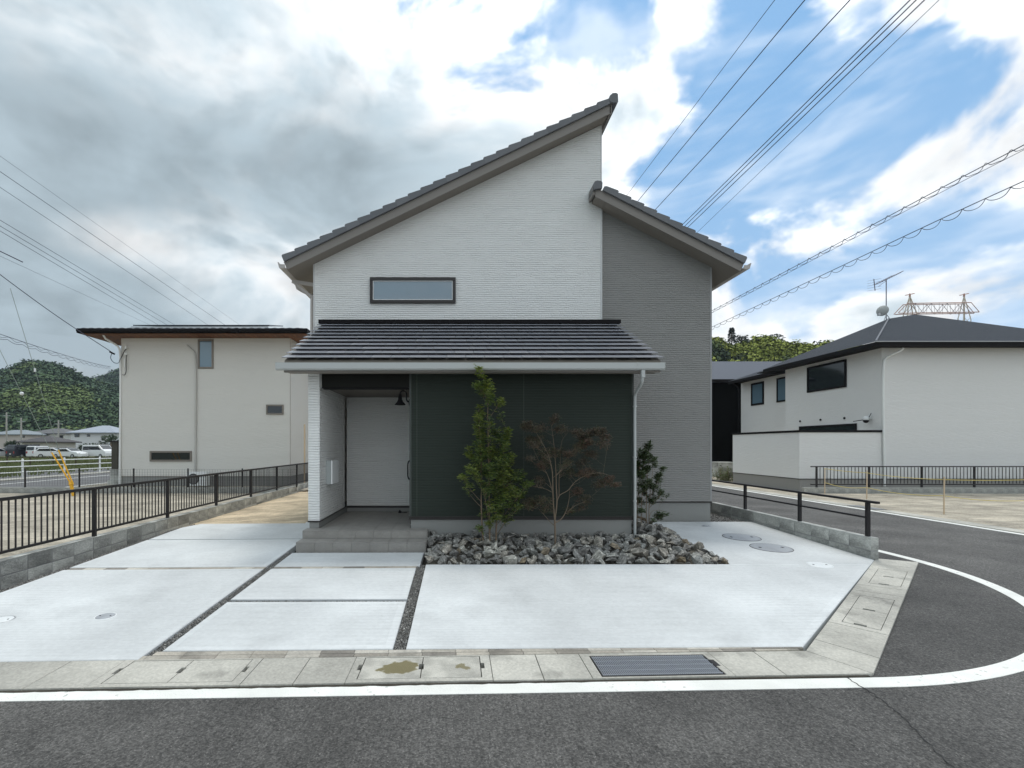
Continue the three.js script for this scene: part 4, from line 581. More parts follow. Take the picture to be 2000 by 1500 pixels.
  tree(o, r, stems, C.map(([a, b, ra, rb, n, l, p]) => [X(a), Y(b), 7.5 + 0.3 * (r() - 0.5), ra * 0.0014364, rb * 0.0014364, 0.15, Math.ceil(n * 2.4), Math.ceil(l * 2.6), p]), 0.034, 0.012, M.barkPale, [leafMat([0.080, 0.062, 0.036], 0.3), leafMat([0.090, 0.095, 0.036], 0.3), leafMat([0.17, 0.095, 0.06], 0.35)], { spray: 0.09, rise: 0.1, ideal: 0.8, droop: -0.5, twig: 0.0035, reach: 0.5 });
}
{ // broad-leaved evergreen shrub
  const o = thing('evergreen_shrub', [3.3, 0.1, -8.5], 'dark glossy-leaved evergreen shrub with thin brown stems beside the white downpipe', 'shrub'), r = rng(401), D = 8.5, X = u => 2.984 + u * 0.001146, Y = v => 1.8309 - v * 0.001146, P = (a, b, d = D) => [X(a), Y(b), d];
  const stems = [[[P(185, 1430), P(200, 1100), P(220, 700), P(250, 250)], 0.008, 0.002], [[P(250, 1430), P(265, 1000), P(280, 600), P(320, 150)], 0.008, 0.002], [[P(335, 1430), P(335, 1100), P(345, 700), P(400, 130)], 0.008, 0.002], [[P(375, 1430), P(380, 1000), P(420, 700), P(430, 300)], 0.008, 0.002], [[P(380, 1000), P(440, 850), P(530, 650), P(610, 480)], 0.004, 0.0015], [[P(375, 1260), P(430, 1170), P(560, 1160), P(640, 1190)], 0.004, 0.0015]];
  const C = [[260, 260, 60, 70, 8, 8, 0], [390, 150, 70, 70, 9, 7, 0], [320, 340, 90, 90, 14, 9, 1], [210, 400, 60, 90, 9, 8, 0], [430, 400, 40, 90, 6, 7, 1], [300, 520, 110, 100, 16, 9, 0], [200, 600, 60, 100, 9, 8, 1], [370, 560, 50, 90, 7, 7, 0], [300, 720, 90, 80, 9, 8, 0], [210, 800, 60, 80, 6, 6, 1], [340, 850, 60, 70, 6, 7, 0], [440, 780, 60, 60, 6, 6, 0], [510, 620, 60, 90, 8, 6, 0], [590, 500, 40, 40, 4, 6, 1], [560, 700, 45, 50, 4, 5, 0], [530, 840, 60, 40, 5, 6, 1], [220, 1000, 80, 60, 7, 7, 0], [430, 980, 90, 60, 8, 6, 0], [240, 1150, 60, 50, 5, 6, 1], [560, 1250, 80, 70, 8, 7, 0], [620, 1200, 40, 40, 4, 5, 1], [620, 900, 40, 30, 2, 3, 0], [410, 1300, 40, 30, 2, 4, 1]];
  tree(o, r, stems, C.map(([a, b, ra, rb, n, l, p]) => [Math.max(X(a), 3.09), Y(b), D + 0.25 * (r() - 0.5), ra * 0.001146, rb * 0.001146, 0.11, Math.ceil(n * 2.2), Math.ceil(l * 1.8), p]), 0.048, 0.024, M.bark, [new THREE.MeshPhysicalMaterial({ color: L(0.065, 0.095, 0.036), roughness: 0.45, transmission: 0.15, thickness: 0, side: THREE.DoubleSide }), new THREE.MeshPhysicalMaterial({ color: L(0.10, 0.14, 0.06), roughness: 0.4, transmission: 0.15, thickness: 0, side: THREE.DoubleSide })], { spray: 0.05, rise: 0.2, ideal: 1.2, droop: 0.1, twig: 0.003 });
}

// ───────────────────────── the house to the left
const warmSiding = mat(L(0.75, 0.735, 0.69), 0.8, { bumpMap: bumpLines, bumpScale: 0.018 }), coolSiding = mat(L(0.80, 0.80, 0.785), 0.8, { bumpMap: bumpLines, bumpScale: 0.018 });
function windowOn(parent, x0, x1, y0, y1, d, frame, glass, w = 0.06, label) { // in a wall that faces the road at depth d
  const f = part('window', [bx(x0, x1, y1 - w, y1, d - 0.04, d + 0.02), bx(x0, x1, y0, y0 + w, d - 0.04, d + 0.02), bx(x0, x0 + w, y0 + w + 0.0005, y1 - w - 0.0005, d - 0.038, d + 0.02), bx(x1 - w, x1, y0 + w + 0.0005, y1 - w - 0.0005, d - 0.038, d + 0.02)], frame, parent);
  part('pane', bx(x0 + w + 0.001, x1 - w - 0.001, y0 + w + 0.001, y1 - w - 0.001, d - 0.015, d - 0.004), glass, f); return f;
}
function windowSide(parent, X, d0, d1, y0, y1, frame, glass, w = 0.08) { // in a wall that faces left at X
  const f = part('window', [bx(X - 0.05, X + 0.02, y1 - w, y1, d0, d1), bx(X - 0.05, X + 0.02, y0, y0 + w, d0, d1), bx(X - 0.048, X + 0.02, y0 + w + 0.0005, y1 - w - 0.0005, d0, d0 + w), bx(X - 0.048, X + 0.02, y0 + w + 0.0005, y1 - w - 0.0005, d1 - w, d1)], frame, parent);
  part('pane', bx(X - 0.02, X - 0.004, y0 + w + 0.001, y1 - w - 0.001, d0 + w + 0.001, d1 - w - 0.001), glass, f); return f;
}
// a hip roof over a rectangle: eaves x0..x1, d0..d1 at y, slope s, with its own thickness
function hipRoof(x0, x1, d0, d1, y, s, thick = 0.12, ridgeX = true) {
  const w = x1 - x0, dd = d1 - d0, h = Math.min(w, dd) / 2, pk = w >= dd ? [[x0 + h, (d0 + d1) / 2], [x1 - h, (d0 + d1) / 2]] : [[(x0 + x1) / 2, d0 + h], [(x0 + x1) / 2, d1 - h]], Y = y + s * h;
  const v = (x, d, yy) => new THREE.Vector3(x, yy, -d), A = v(x0, d0, y), B = v(x1, d0, y), C = v(x1, d1, y), D = v(x0, d1, y), P = v(...pk[0], Y), Q = v(...pk[1], Y), dn = new THREE.Vector3(0, -thick, 0), a = A.clone().add(dn), b = B.clone().add(dn), c = C.clone().add(dn), e = D.clone().add(dn);
  const T = w >= dd ? [[A, B, Q], [A, Q, P], [B, C, Q], [C, D, P], [C, P, Q], [D, A, P]] : [[A, B, P], [B, C, Q], [B, Q, P], [C, D, Q], [D, A, P], [D, P, Q]];
  T.push([a, b, B], [a, B, A], [b, c, C], [b, C, B], [c, e, D], [c, D, C], [e, a, A], [e, A, D], [a, e, c], [a, c, b]);
  const g = new THREE.BufferGeometry(); g.setAttribute('position', new THREE.Float32BufferAttribute(T.flat().flatMap(p => [p.x, p.y, p.z]), 3)); g.computeVertexNormals(); return metric(g);
}
const lines = new THREE.MeshPhysicalMaterial({ color: L(0.045, 0.052, 0.064), roughness: 0.85, specularIntensity: 0.5, bumpMap: bumpLines, bumpScale: 0.04 });
{
  const o = thing('detached_house', [-10.4, 0, -23], 'cream sided house on the left with a flat dark roof, wooden soffit and solar panels', 'house'), d = 20;
  part('wall', [bx(-13.9, -6.87, 0.375, 6.10, d, 28)], warmSiding, o); part('side_wall', bx(-7.6, -4.9, 0.375, 6.08, 23.2, 28), coolSiding, o);
  part('foundation', [bx(-13.88, -6.89, -0.4, 0.374, d + 0.02, 28), bx(-7.6, -4.92, -0.4, 0.374, 23.22, 28)], M.foundation, o);
  part('corner_trim', bx(-6.885, -6.865, 0.38, 6.09, d - 0.008, d + 0.02), mat(L(0.42, 0.37, 0.34), 0.7), o);
  windowOn(o, -10.70, -10.06, 4.84, 6.05, d, M.bronze, M.glass, 0.07); windowOn(o, -7.87, -7.15, 2.93, 3.34, d, M.bronze, M.darkGlass, 0.06); windowOn(o, -12.70, -10.96, 0.985, 1.42, d, M.bronze, M.darkGlass, 0.07);
  part('roof', hipRoof(-14.95, -5.98, 19.2, 29, 6.32, 0.235, 0.1), mat(L(0.055, 0.055, 0.058), 0.5), o);
  const rt = o.children[o.children.length - 1], tg = metric(new THREE.CylinderGeometry(0.15, 0.15, 0.42, 10, 1, false, -Math.PI / 2, Math.PI)); tg.scale(1, 1, 0.42); tg.rotateX(-Math.PI / 2 + 0.23);
  for (let i = 0; i < 29; i++) piece('eave_tile', tg, M.tile[i % 3], rt, [-14.78 + i * 0.303, 6.315, -19.34]);
  part('fascia', [bx(-14.97, -5.96, 6.12, 6.30, 19.10, 19.2), bx(-15.05, -14.951, 6.12, 6.30, 19.10, 29), bx(-5.979, -5.90, 6.12, 6.30, 19.10, 29)], M.black, o);
  part('eave_gutter', [bx(-15.0, -5.93, 6.15, 6.26, 18.99, 19.098, 0.02)], M.black, o); part('gutter_joint', bx(-8.66, -8.58, 6.09, 6.28, 18.97, 19.1, 0.01), M.black, o);
  part('soffit', [bx(-14.95, -5.98, 6.10, 6.118, 19.201, 28.9)], mat(L(0.27, 0.155, 0.075), 0.6, { map: woodTone }), o);
  part('downspout', [tube([[-14.2, 6.10, -19.4], [-14.2, 6.02, -19.42], [-13.93, 5.72, -19.9], [-13.92, 5.6, -19.94], [-13.92, 0, -19.94]], 0.04, 40, 8)], M.whitePaint, o);
  part('downspout', [tube([[-11.14, 5.80, -19.99], [-11.12, 5.78, -19.94], [-10.83, 5.50, -19.94], [-10.80, 5.4, -19.94], [-10.80, 0.1, -19.94]], 0.04, 40, 8)], warmSiding, o);
  const pn = part('solar_array', [bx(-13.5, -7.8, 6.56, 6.59, 20.0, 20.04), bx(-13.5, -7.8, 6.60, 6.63, 21.2, 21.24)], M.galvanised, o);
  const pg = new THREE.BoxGeometry(1.12, 0.04, 1.7); pg.rotateX(0.225); for (let i = 0; i < 5; i++) piece('solar_panel', pg, new THREE.MeshPhysicalMaterial({ color: L(0.02, 0.022, 0.04), roughness: 0.25 }), pn, [-12.93 + i * 1.14, 6.86, -20.95]);
  part('service_bracket', [bx(-13.68, -13.60, 5.64, 5.74, 19.88, 20), bx(-13.70, -13.60, 5.40, 5.48, 19.88, 20), bx(-13.74, -13.70, 4.9, 5.25, 19.95, 20)], M.whitePaint, o);
  part('service_conduit', [tube([[-13.62, 5.66, -19.93], [-13.72, 5.55, -19.93], [-13.84, 5.30, -19.93]], 0.015, 10), tube([[-13.64, 5.42, -19.93], [-13.65, 5.0, -19.93], [-13.66, 4.66, -19.93], [-13.72, 4.56, -19.93], [-13.8, 4.58, -19.93]], 0.014, 20)], M.darkMetal, o);
  const ac = thing('outdoor_unit', [-10.4, 0, -19.4], 'white air conditioner unit with round fan standing against the cream house', 'air conditioner'); part('case', bx(-10.8, -10.0, 0.02, 0.58, 19.3, 19.58, 0.02), M.whitePlastic, ac); part('fan_grille', (() => { const g = new THREE.TorusGeometry(0.2, 0.02, 6, 28); return g.translate(-10.52, 0.3, -19.295); })(), M.darkMetal, ac); part('fan', (() => { const g = new THREE.CylinderGeometry(0.19, 0.19, 0.012, 24); g.rotateX(Math.PI / 2); return g.translate(-10.52, 0.3, -19.29); })(), mat(L(0.12), 0.6), ac);
  part('foundation_line', bx(-13.9, -6.86, 0.36, 0.3745, d - 0.008, d + 0.02), M.bronze, o);
  const st = thing('wooden_stake', [-6.05, -0.05, -19.4], 'tall thin wooden stake standing beside the white porch pillar, in front of the cream house', 'stake'); part('pole', bar([-6.09, -0.05, -19.4], [-6.09, 2.50, -19.4], 0.05, 0.05), M.wood, st);
  struct('house_plot', ground(-15.6, -6.05, 17.85, 30, 4, 6, () => -0.04), M.lot);
}
{ // block wall and mesh fence across the back of the left lot
  const o = thing('block_wall', [-18, 0, -17.75], 'long low grey block wall along the back of the left vacant lot', 'block wall'), g = metric(new THREE.BoxGeometry(0.394, 0.19, 0.12)), r = rng(71);
  for (let i = 0; i < 58; i++) for (let k = 0; k < 2; k++) piece('block', g, M.block[Math.floor(r() * 3)], o, [-29 + i * 0.4, 0.01 - k * 0.196, -17.75]);
  const f = thing('mesh_fence', [-14, 0.1, -17.75], 'low dark wire mesh fence on the block wall before the cream house', 'fence');
  for (let i = 0; i < 12; i++) part('post', bx(-27.9 + i * 2.003 - 0.02, -27.9 + i * 2.003 + 0.02, 0.106, 0.80, 17.73, 17.77), M.darkMetal, f);
  for (let i = 0; i < 11; i++) { const x = -27.88 + i * 2.003, w = []; for (let k = 0; k <= 20; k++) w.push(bx(x + k * 0.098 - 0.0018, x + k * 0.098 + 0.0018, 0.16, 0.765, 17.748, 17.752)); for (let k = 0; k < 7; k++) w.push(bx(x, x + 1.96, 0.16 + k * 0.1, 0.163 + k * 0.1, 17.744, 17.7475)); part('mesh_panel', w, M.darkMetal, f); }
}
{ const o = thing('gate_post', [-14.75, -0.1, -21], 'dark brown gate pillar on a grey stone base at the cream house corner', 'gate post'); part('pillar', [bx(-14.95, -14.68, 0.62, 1.80, 20.9, 21.3), bx(-14.67, -14.5, 0.62, 1.72, 20.95, 21.2)], mat(L(0.06, 0.055, 0.042), 0.7), o); part('base', [bx(-14.98, -14.48, 0.0, 0.615, 20.85, 21.35, 0.01), bx(-15.05, -14.42, -0.3, 0.14, 20.78, 21.42, 0.01)], M.block[0], o); part('cap', bx(-15.02, -14.44, 1.80, 1.85, 20.85, 21.35), M.darkMetal, o); }
{ // yellow guards of two guy wires
  const B = [-13.22, -0.12, -16.6];
  const mk = (tip, mid, top, label, ball, n) => {
    const o = thing('guy_wire', B, label, 'guy wire');
    part('wire', [rod(tip, mid, 0.008, 5), rod(mid, top, 0.008, 5)], M.wireGreen, o); part('guard', [rod([B[0] + (n ? 0.03 : -0.03), B[1] + 0.42, B[2]], tip, 0.026, 8, 0.022)], M.yellow, o);
    part('insulator', (() => { const g = ball ? new THREE.SphereGeometry(0.06, 14, 10) : new THREE.CylinderGeometry(0.03, 0.03, 0.12, 10); return g.translate(...mid); })(), M.whitePlastic, o); return o;
  };
  const a = mk([-13.85, 1.40, -16.5], [-14.65, 3.40, -16.25], [-16.6, 8.2, -15.7], 'guy wire with a round white insulator ball and a yellow guard tube, the left one', true, 0);
  mk([-13.62, 1.49, -16.5], [-14.25, 4.20, -16.3], [-14.9, 6.9, -16.1], 'guy wire with a short insulator high up and a yellow guard tube, the right one', false, 1);
  part('anchor_guard', [rod([-13.18, -0.14, -16.6], [-13.26, 0.30, -16.6], 0.045, 10, 0.06), rod([-13.26, 0.30, -16.6], [-13.3, 0.40, -16.6], 0.075, 10, 0.045)], M.yellow, a);
}
{ // white guard rail along the back street, field and rusty fence beyond
  const o = thing('guard_rail', [-24.8, -0.25, -30], 'white three-bar pipe guard rail along the back street on the left', 'guard rail'), P = d => [-25.2 + 0.16 * (d - 28), -d];
  for (let d = 20.5; d < 42; d += 2.5) { const [x, z] = P(d); part('post', [rod([x, -0.27, z], [x, 0.83, z], 0.055, 10), (() => { const g = new THREE.SphereGeometry(0.055, 10, 5, 0, 6.3, 0, 1.57); return g.translate(x, 0.83, z); })()], M.whitePaint, o); }
  for (const h of [0.75, 0.43, 0.10]) { const [a, za] = P(19), [b, zb] = P(43); part('rail', rod([a + 0.06, h, za], [b + 0.06, h, zb], 0.030, 8), M.whitePaint, o); }
  struct('street_marking', bx(-22.45, -22.3, -0.268, -0.264, 22, 40), M.linePaint); struct('street_marking', bx(-17.95, -17.8, -0.268, -0.264, 22, 40), M.linePaint);
  struct('street_kerb', bx(-25.0, -24.0, -0.3, -0.20, 20, 44), M.concrete[2]);
  struct('field', ground(-160, -25.6, 20, 84, 40, 30, (x, d) => -0.34 + 0.25 * fbm(x * 0.3, d * 0.3, 3, 3)), mat(L(0.13, 0.15, 0.055), 1, { map: sandTone }));
  const f = thing('rusty_fence', [-40, -0.3, -40], 'rusty brown post and rail fence in the field before the parked cars', 'fence'), rust = mat(L(0.055, 0.032, 0.024), 0.9);
  for (let i = 0; i < 22; i++) part('post', rod([-47 + i * 1.85, -0.35, -40 - i * 0.1], [-47 + i * 1.85, 0.66, -40 - i * 0.1], 0.04, 6), rust, f);
  for (const h of [0.63, 0.25]) part('rail', rod([-47, h, -40], [-8, h, -42.1], 0.025, 6), rust, f);
  // rough grass
  const r = rng(77), list = []; for (let i = 0; i < 9000; i++) { const d = 24 + 50 * r() ** 1.4, x = -26.5 - (d - 20) * 0.95 * r() - 3 * r(); list.push([new THREE.Vector3(x, -0.4, -d), new THREE.Vector3((r() - 0.5) * 0.6, 1, (r() - 0.5) * 0.6).normalize(), new THREE.Vector3(r() - 0.5, 0.1, r() - 0.5).normalize(), 0.25 + 0.4 * r(), 0.10]); }
  tag(part('field_grass', leafGeo(list, 0.1), leafMat([0.14, 0.17, 0.05], 0.3), scene), 'rough yellow green grass in the field behind the guard rail', 'grass', null, 'stuff');
}
// parked cars: the side outline is pushed across, glass set proud, wheels round
function car(name, X, d, turn, label, paint, style, group) {
  const o = thing(name, [X, -0.26, -d], label, name === 'parked_van' ? 'van' : 'car', group); o.rotation.y = turn;
  const S = { sedan: { L: 4.6, W: 1.75, body: [[-2.3, 0.3], [-2.28, 0.75], [-2.1, 0.95], [-1.45, 0.99], [-0.8, 1.40], [0.35, 1.43], [1.1, 1.0], [2.05, 0.85], [2.28, 0.65], [2.3, 0.3]], glass: [[-1.30, 1.0], [-0.76, 1.34], [0.30, 1.37], [0.92, 1.0]] }, hatch: { L: 4.1, W: 1.7, body: [[-2.05, 0.3], [-2.05, 0.9], [-1.85, 1.05], [-1.5, 1.45], [0.2, 1.50], [1.0, 1.02], [1.85, 0.85], [2.05, 0.6], [2.05, 0.3]], glass: [[-1.72, 1.06], [-1.42, 1.38], [0.16, 1.43], [0.84, 1.03]] }, van: { L: 4.6, W: 1.8, body: [[-2.3, 0.3], [-2.3, 1.2], [-2.15, 1.88], [-1.9, 1.95], [1.0, 1.92], [1.75, 1.25], [2.2, 1.0], [2.3, 0.7], [2.3, 0.3]], glass: [[-2.1, 1.22], [-2.0, 1.75], [0.92, 1.76], [1.52, 1.24]] }, kei: { L: 3.4, W: 1.5, body: [[-1.7, 0.3], [-1.7, 1.0], [-1.6, 1.70], [-1.4, 1.76], [0.5, 1.74], [1.1, 1.1], [1.6, 0.9], [1.7, 0.3]], glass: [[-1.52, 1.05], [-1.46, 1.58], [0.42, 1.6], [0.94, 1.08]] } }[style];
  const ext = (pts, w, b) => { const g = new THREE.ExtrudeGeometry(new THREE.Shape(pts.map(p => new THREE.Vector2(...p))), { depth: w - 2 * b, bevelEnabled: b > 0, bevelThickness: b, bevelSize: b * 0.6, bevelSegments: 2 }); return g.translate(0, 0, -(w - 2 * b) / 2); };
  const add = (n, g, m) => { const q = new THREE.Mesh(g, m); q.name = n; q.castShadow = q.receiveShadow = true; o.add(q); return q; };
  add('body', ext(S.body, S.W, 0.09), mat(L(...paint), 0.3)); add('side_windows', ext(S.glass, S.W + 0.02, 0.0), M.darkGlass);
  const ws = (i, j, k) => { const P = S.body[i], Q = S.body[j], A = new THREE.Vector3(mix(P[0], Q[0], k), mix(P[1], Q[1], k), 0), B = new THREE.Vector3(mix(P[0], Q[0], 0.94), mix(P[1], Q[1], 0.94), 0), v = B.clone().sub(A), n = new THREE.Vector3(-v.y, v.x, 0).normalize(), gg = new THREE.BoxGeometry(v.length(), 0.03, S.W - 0.26); if (n.y < 0) n.negate(); gg.rotateZ(Math.atan2(v.y, v.x)); A.add(B).multiplyScalar(0.5).addScaledVector(n, 0.062); return gg.translate(A.x, A.y, 0); }, [fi, ri] = { sedan: [6, 3], hatch: [5, 2], van: [5, 1], kei: [5, 1] }[style];
  add('windscreen', ws(fi, fi - 1, 0.08), M.darkGlass); add('rear_window', ws(ri, ri + 1, style === 'sedan' ? 0.1 : 0.25), M.darkGlass);
  for (const x of [-S.L * 0.30, S.L * 0.30]) for (const z of [-1, 1]) { const wh = add('wheel', (() => { const c = new THREE.CylinderGeometry(0.31, 0.31, 0.2, 18); c.rotateX(Math.PI / 2); return c.translate(x, 0.31, z * (S.W / 2 - 0.08)); })(), mat(L(0.015), 0.8)); const rim = new THREE.Mesh(new THREE.CylinderGeometry(0.19, 0.19, 0.21, 14).rotateX(Math.PI / 2).translate(x, 0.31, z * (S.W / 2 - 0.07)), M.galvanised); rim.name = 'rim'; wh.add(rim); }
  for (const z of [-1, 1]) { add('tail_light', new THREE.BoxGeometry(0.06, style === 'van' || style === 'kei' ? 0.32 : 0.14, 0.22).translate(-S.L / 2 - 0.035, 0.85, z * (S.W / 2 - 0.2)), mat(L(0.35, 0.01, 0.01), 0.3)); add('headlight', new THREE.BoxGeometry(0.08, 0.13, 0.3).translate(S.L / 2 - 0.03, 0.72, z * (S.W / 2 - 0.25)), M.whitePlastic); }
  add('number_plate', new THREE.BoxGeometry(0.03, 0.16, 0.33).translate(-S.L / 2 - 0.05, 0.62, 0), M.whitePaint);
  return o;
}
{
  const G = 'cars in the far car park on the left', white = [0.75, 0.76, 0.76];
  car('parked_van', -55.6, 75, -0.25, 'white van, rightmost of the white vehicles in the far car park', white, 'van', G); car('parked_car', -58.6, 73, -0.12, 'white saloon car seen from the side in front of the white van', white, 'sedan', G);
  car('parked_car', -62.0, 74, 0.5, 'white hatchback half hidden behind the yellow guy wire guards', white, 'hatch', G); car('parked_car', -62.9, 78, 0.4, 'dark car with a white roof behind the white hatchback', [0.03, 0.03, 0.05], 'hatch', G);
  car('parked_car', -64.6, 75, 1.45, 'small white boxy car seen from behind, next to the black van', white, 'kei', G); car('parked_van', -66.8, 75, 1.35, 'black van seen from behind with red tail lights', [0.012, 0.013, 0.022], 'van', G);
  car('parked_car', -69.2, 76.5, 1.1, 'dark green grey estate car left of the black van', [0.03, 0.035, 0.03], 'kei', G); car('parked_car', -71.5, 75, 0.9, 'silver grey car at the left edge of the picture', [0.45, 0.46, 0.47], 'sedan', G); car('parked_car', -53.6, 77, 0.3, 'dark car partly hidden by the gate pillar', [0.02, 0.02, 0.025], 'sedan', G);
}
// far houses
function farHouse(label, x0, x1, d0, d1, eave, slope, wallC, roofC, wins, over = 0.6) {
  const o = thing('far_house', [(x0 + x1) / 2, -0.3, -(d0 + d1) / 2], label, 'house'); part('wall', bx(x0, x1, -0.4, eave, d0, d1), mat(L(...wallC), 0.85), o); part('roof', hipRoof(x0 - over, x1 + over, d0 - over, d1 + over, eave + 0.18, slope, 0.2), mat(L(...roofC), 0.7), o);
  for (const [a, b, y0, y1] of wins) { const w = part('window', bx(a, b, y0, y1, d0 - 0.06, d0 + 0.02), M.bronze, o); part('pane', bx(a + 0.1, b - 0.1, y0 + 0.1, y1 - 0.1, d0 - 0.08, d0 - 0.061), M.darkGlass, w); }
  return o;
}
{
  farHouse('white two-storey house with a pale grey hip roof beyond the car park', -95.9, -85.1, 120, 129, 4.7, 0.36, [0.70, 0.71, 0.72], [0.30, 0.33, 0.38], [[-95.0, -93.8, 3.69, 4.59], [-91.9, -91.1, 3.82, 4.46], [-88.3, -87.2, 3.18, 4.08]], 0.8);
  farHouse('low house with a dark brown hip roof in front of the long white building', -90.1, -83.7, 100, 106, 2.25, 0.33, [0.55, 0.53, 0.47], [0.055, 0.05, 0.052], [[-89.5, -88.7, 1.33, 1.86], [-88.5, -88.0, 1.33, 1.86], [-87.8, -86.4, 1.22, 1.86]], 0.8);
  farHouse('long white two-storey building with a grey tiled roof behind the low dark-roofed house', -117.4, -106.9, 132, 140, 4.8, 0.32, [0.62, 0.62, 0.58], [0.10, 0.10, 0.105], [[-116.8, -116.1, 3.90, 4.46], [-114.9, -113.5, 4.04, 4.60], [-108.7, -107.6, 3.48, 4.46]]);
  farHouse('pale house with a grey-blue roof at the left edge beyond the car park', -122.2, -112.2, 126, 133, 4.4, 0.30, [0.52, 0.47, 0.43], [0.20, 0.23, 0.25], [[-113.4, -112.7, 3.66, 4.20]]);
  farHouse('house with a tall dark grey roof just left of the cream house', -105.5, -96.9, 145, 155, 4.9, 0.55, [0.4, 0.4, 0.4], [0.075, 0.07, 0.075], []);
}

// ───────────────────────── the houses to the right
{
  const o = thing('detached_house', [21, -0.2, -22], 'large white house on the right with a dark hip roof and walled courtyard', 'house'), X = 17.26, d = 19.5, XL = 13.93;
  part('wall', bx(X, 29, 0.30, 5.60, d, 25.2), coolSiding, o); part('rear_wall', bx(18.2, 29, 1.50, 5.62, 25.203, 30.7), coolSiding, o);
  part('foundation', [bx(X + 0.02, 29, -0.5, 0.28, d + 0.02, 25.2), bx(XL + 0.02, X + 0.015, -0.5, 0.28, d + 0.022, d + 0.15), bx(XL + 0.02, XL + 0.15, -0.5, 0.28, d + 0.152, 24.2)], mat(L(0.28, 0.275, 0.26), 0.85), o);
  part('drip_edge', [bx(X - 0.012, 29, 0.281, 0.299, d - 0.014, d + 0.1), bx(XL - 0.012, X - 0.013, 0.281, 0.299, d - 0.012, d + 0.1), bx(XL - 0.012, XL + 0.1, 0.281, 0.299, d + 0.101, 24.2)], M.black, o);
  part('courtyard_wall', [bx(XL, X - 0.003, 0.30, 2.18, d + 0.004, d + 0.15), bx(XL, XL + 0.15, 0.30, 2.18, d + 0.151, 24.2)], coolSiding, o);
  part('wall_cap', [bx(XL - 0.03, X - 0.004, 2.181, 2.27, d - 0.03, d + 0.18), bx(XL - 0.03, XL + 0.18, 2.181, 2.27, d + 0.181, 24.23)], M.black, o);
  windowSide(o, X, 21.24, 23.6, 4.23, 5.46, M.black, M.darkGlass, 0.09); windowSide(o, X, 20.7, 24.14, 0.45, 2.60, M.black, M.darkGlass, 0.09);
  windowSide(o, 18.2, 28.4, 29.6, 4.08, 5.44, M.black, M.darkGlass, 0.11).children[0].material = M.glass; windowSide(o, 18.2, 26.2, 27.25, 4.08, 5.44, M.black, M.glass, 0.09);
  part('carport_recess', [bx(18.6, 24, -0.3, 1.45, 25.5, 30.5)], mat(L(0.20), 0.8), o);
  for (const z of [24.1, 22.75, 21.35]) part('vent_cap', (() => { const g = new THREE.CylinderGeometry(0.05, 0.05, 0.03, 12); g.rotateZ(Math.PI / 2); return g.translate(X - 0.02, 2.86, -z); })(), M.black, o);
  part('downspout', [tube([[17.78, 5.52, -19.1], [17.74, 5.45, -19.14], [17.36, 5.18, -19.42], [17.32, 5.08, -19.44], [17.32, 0, -19.44]], 0.045, 40, 8)], M.whitePaint, o);
  // roof
  const v = (x, y, d) => new THREE.Vector3(x, y, -d), E1 = v(16.5, 5.73, 18.9), A = v(21.62, 7.98, 24.02), B = v(24.1, 8.53, 25.26), E3 = v(26.3, 5.73, 18.9), E2 = v(16.5, 5.73, 25.75), Bk = v(24.1, 7.5, 31), A2 = v(22.6, 8.0, 31), E4 = v(31, 5.73, 26), tri = (...t) => { const g = new THREE.BufferGeometry(); g.setAttribute('position', new THREE.Float32BufferAttribute(t.flat().flatMap(p => [p.x, p.y, p.z]), 3)); g.computeVertexNormals(); return metric(g); };
  const roof = part('roof', tri([E1, E3, B], [E1, B, A], [E1, A, E2], [E3, E4, B], [A, B, Bk], [E2, A, Bk]), lines, o);
  part('fascia', [bx(16.5, 26.3, 5.565, 5.722, 18.9, 18.99), bx(16.5, 16.59, 5.565, 5.722, 18.991, 25.75), bx(16.5, 17.6, 5.565, 5.722, 25.751, 25.84)], M.black, roof); part('soffit', bx(16.595, 26.3, 5.602, 5.64, 18.995, 26.5), M.black, roof);
  part('eave_trim', [bx(16.47, 26.3, 5.715, 5.745, 18.86, 18.90)], M.galvanised, roof); part('hip_cap', [rod([16.5, 5.75, -18.9], [21.62, 8.0, -24.02], 0.035, 6)], mat(L(0.13, 0.135, 0.15), 0.6), roof);
  const low = part('lower_roof', tri([v(17.4, 5.72, 25.8), v(21, 7.1, 25.8), v(21, 7.1, 27.2)], [v(17.4, 5.72, 25.8), v(21, 7.1, 27.2), v(17.4, 5.72, 30.8)]), lines, o); part('fascia', bx(17.4, 17.5, 5.56, 5.715, 25.85, 30.8), M.black, low); part('soffit', bx(17.51, 21, 5.625, 5.66, 26, 30.7), M.black, low);
  const cam = thing('security_camera', [X - 0.1, 2.72, -20.05], 'white security camera with an aerial on the white house side wall', 'camera'); part('base', bx(X - 0.06, X - 0.001, 2.74, 2.90, 19.98, 20.10, 0.01), M.whitePlastic, cam); part('dome', (() => { const g = new THREE.SphereGeometry(0.11, 16, 12); return g.translate(X - 0.17, 2.76, -20.05); })(), M.whitePlastic, cam); part('lens', (() => { const g = new THREE.SphereGeometry(0.10, 16, 10); return g.translate(X - 0.17, 2.68, -20.05); })(), M.black, cam); part('aerial', [rod([X - 0.1, 2.8, -20.0], [X - 0.08, 2.98, -19.9], 0.012), rod([X - 0.2, 2.72, -20.1], [X - 0.5, 2.66, -20.3], 0.015)], M.black, cam);
  // aerial and dish on the roof
  const an = thing('roof_aerial', [21.45, 7.9, -24], 'television aerial on a thin mast above the white house roof', 'aerial'), st = mat(L(0.22, 0.22, 0.27), 0.5, { metalness: 0.6 });
  part('mast', rod([21.47, 7.85, -24], [21.47, 9.95, -24], 0.022, 8), st, an); part('boom', rod([20.98, 9.69, -24.1], [22.14, 10.28, -23.8], 0.018, 6), st, an);
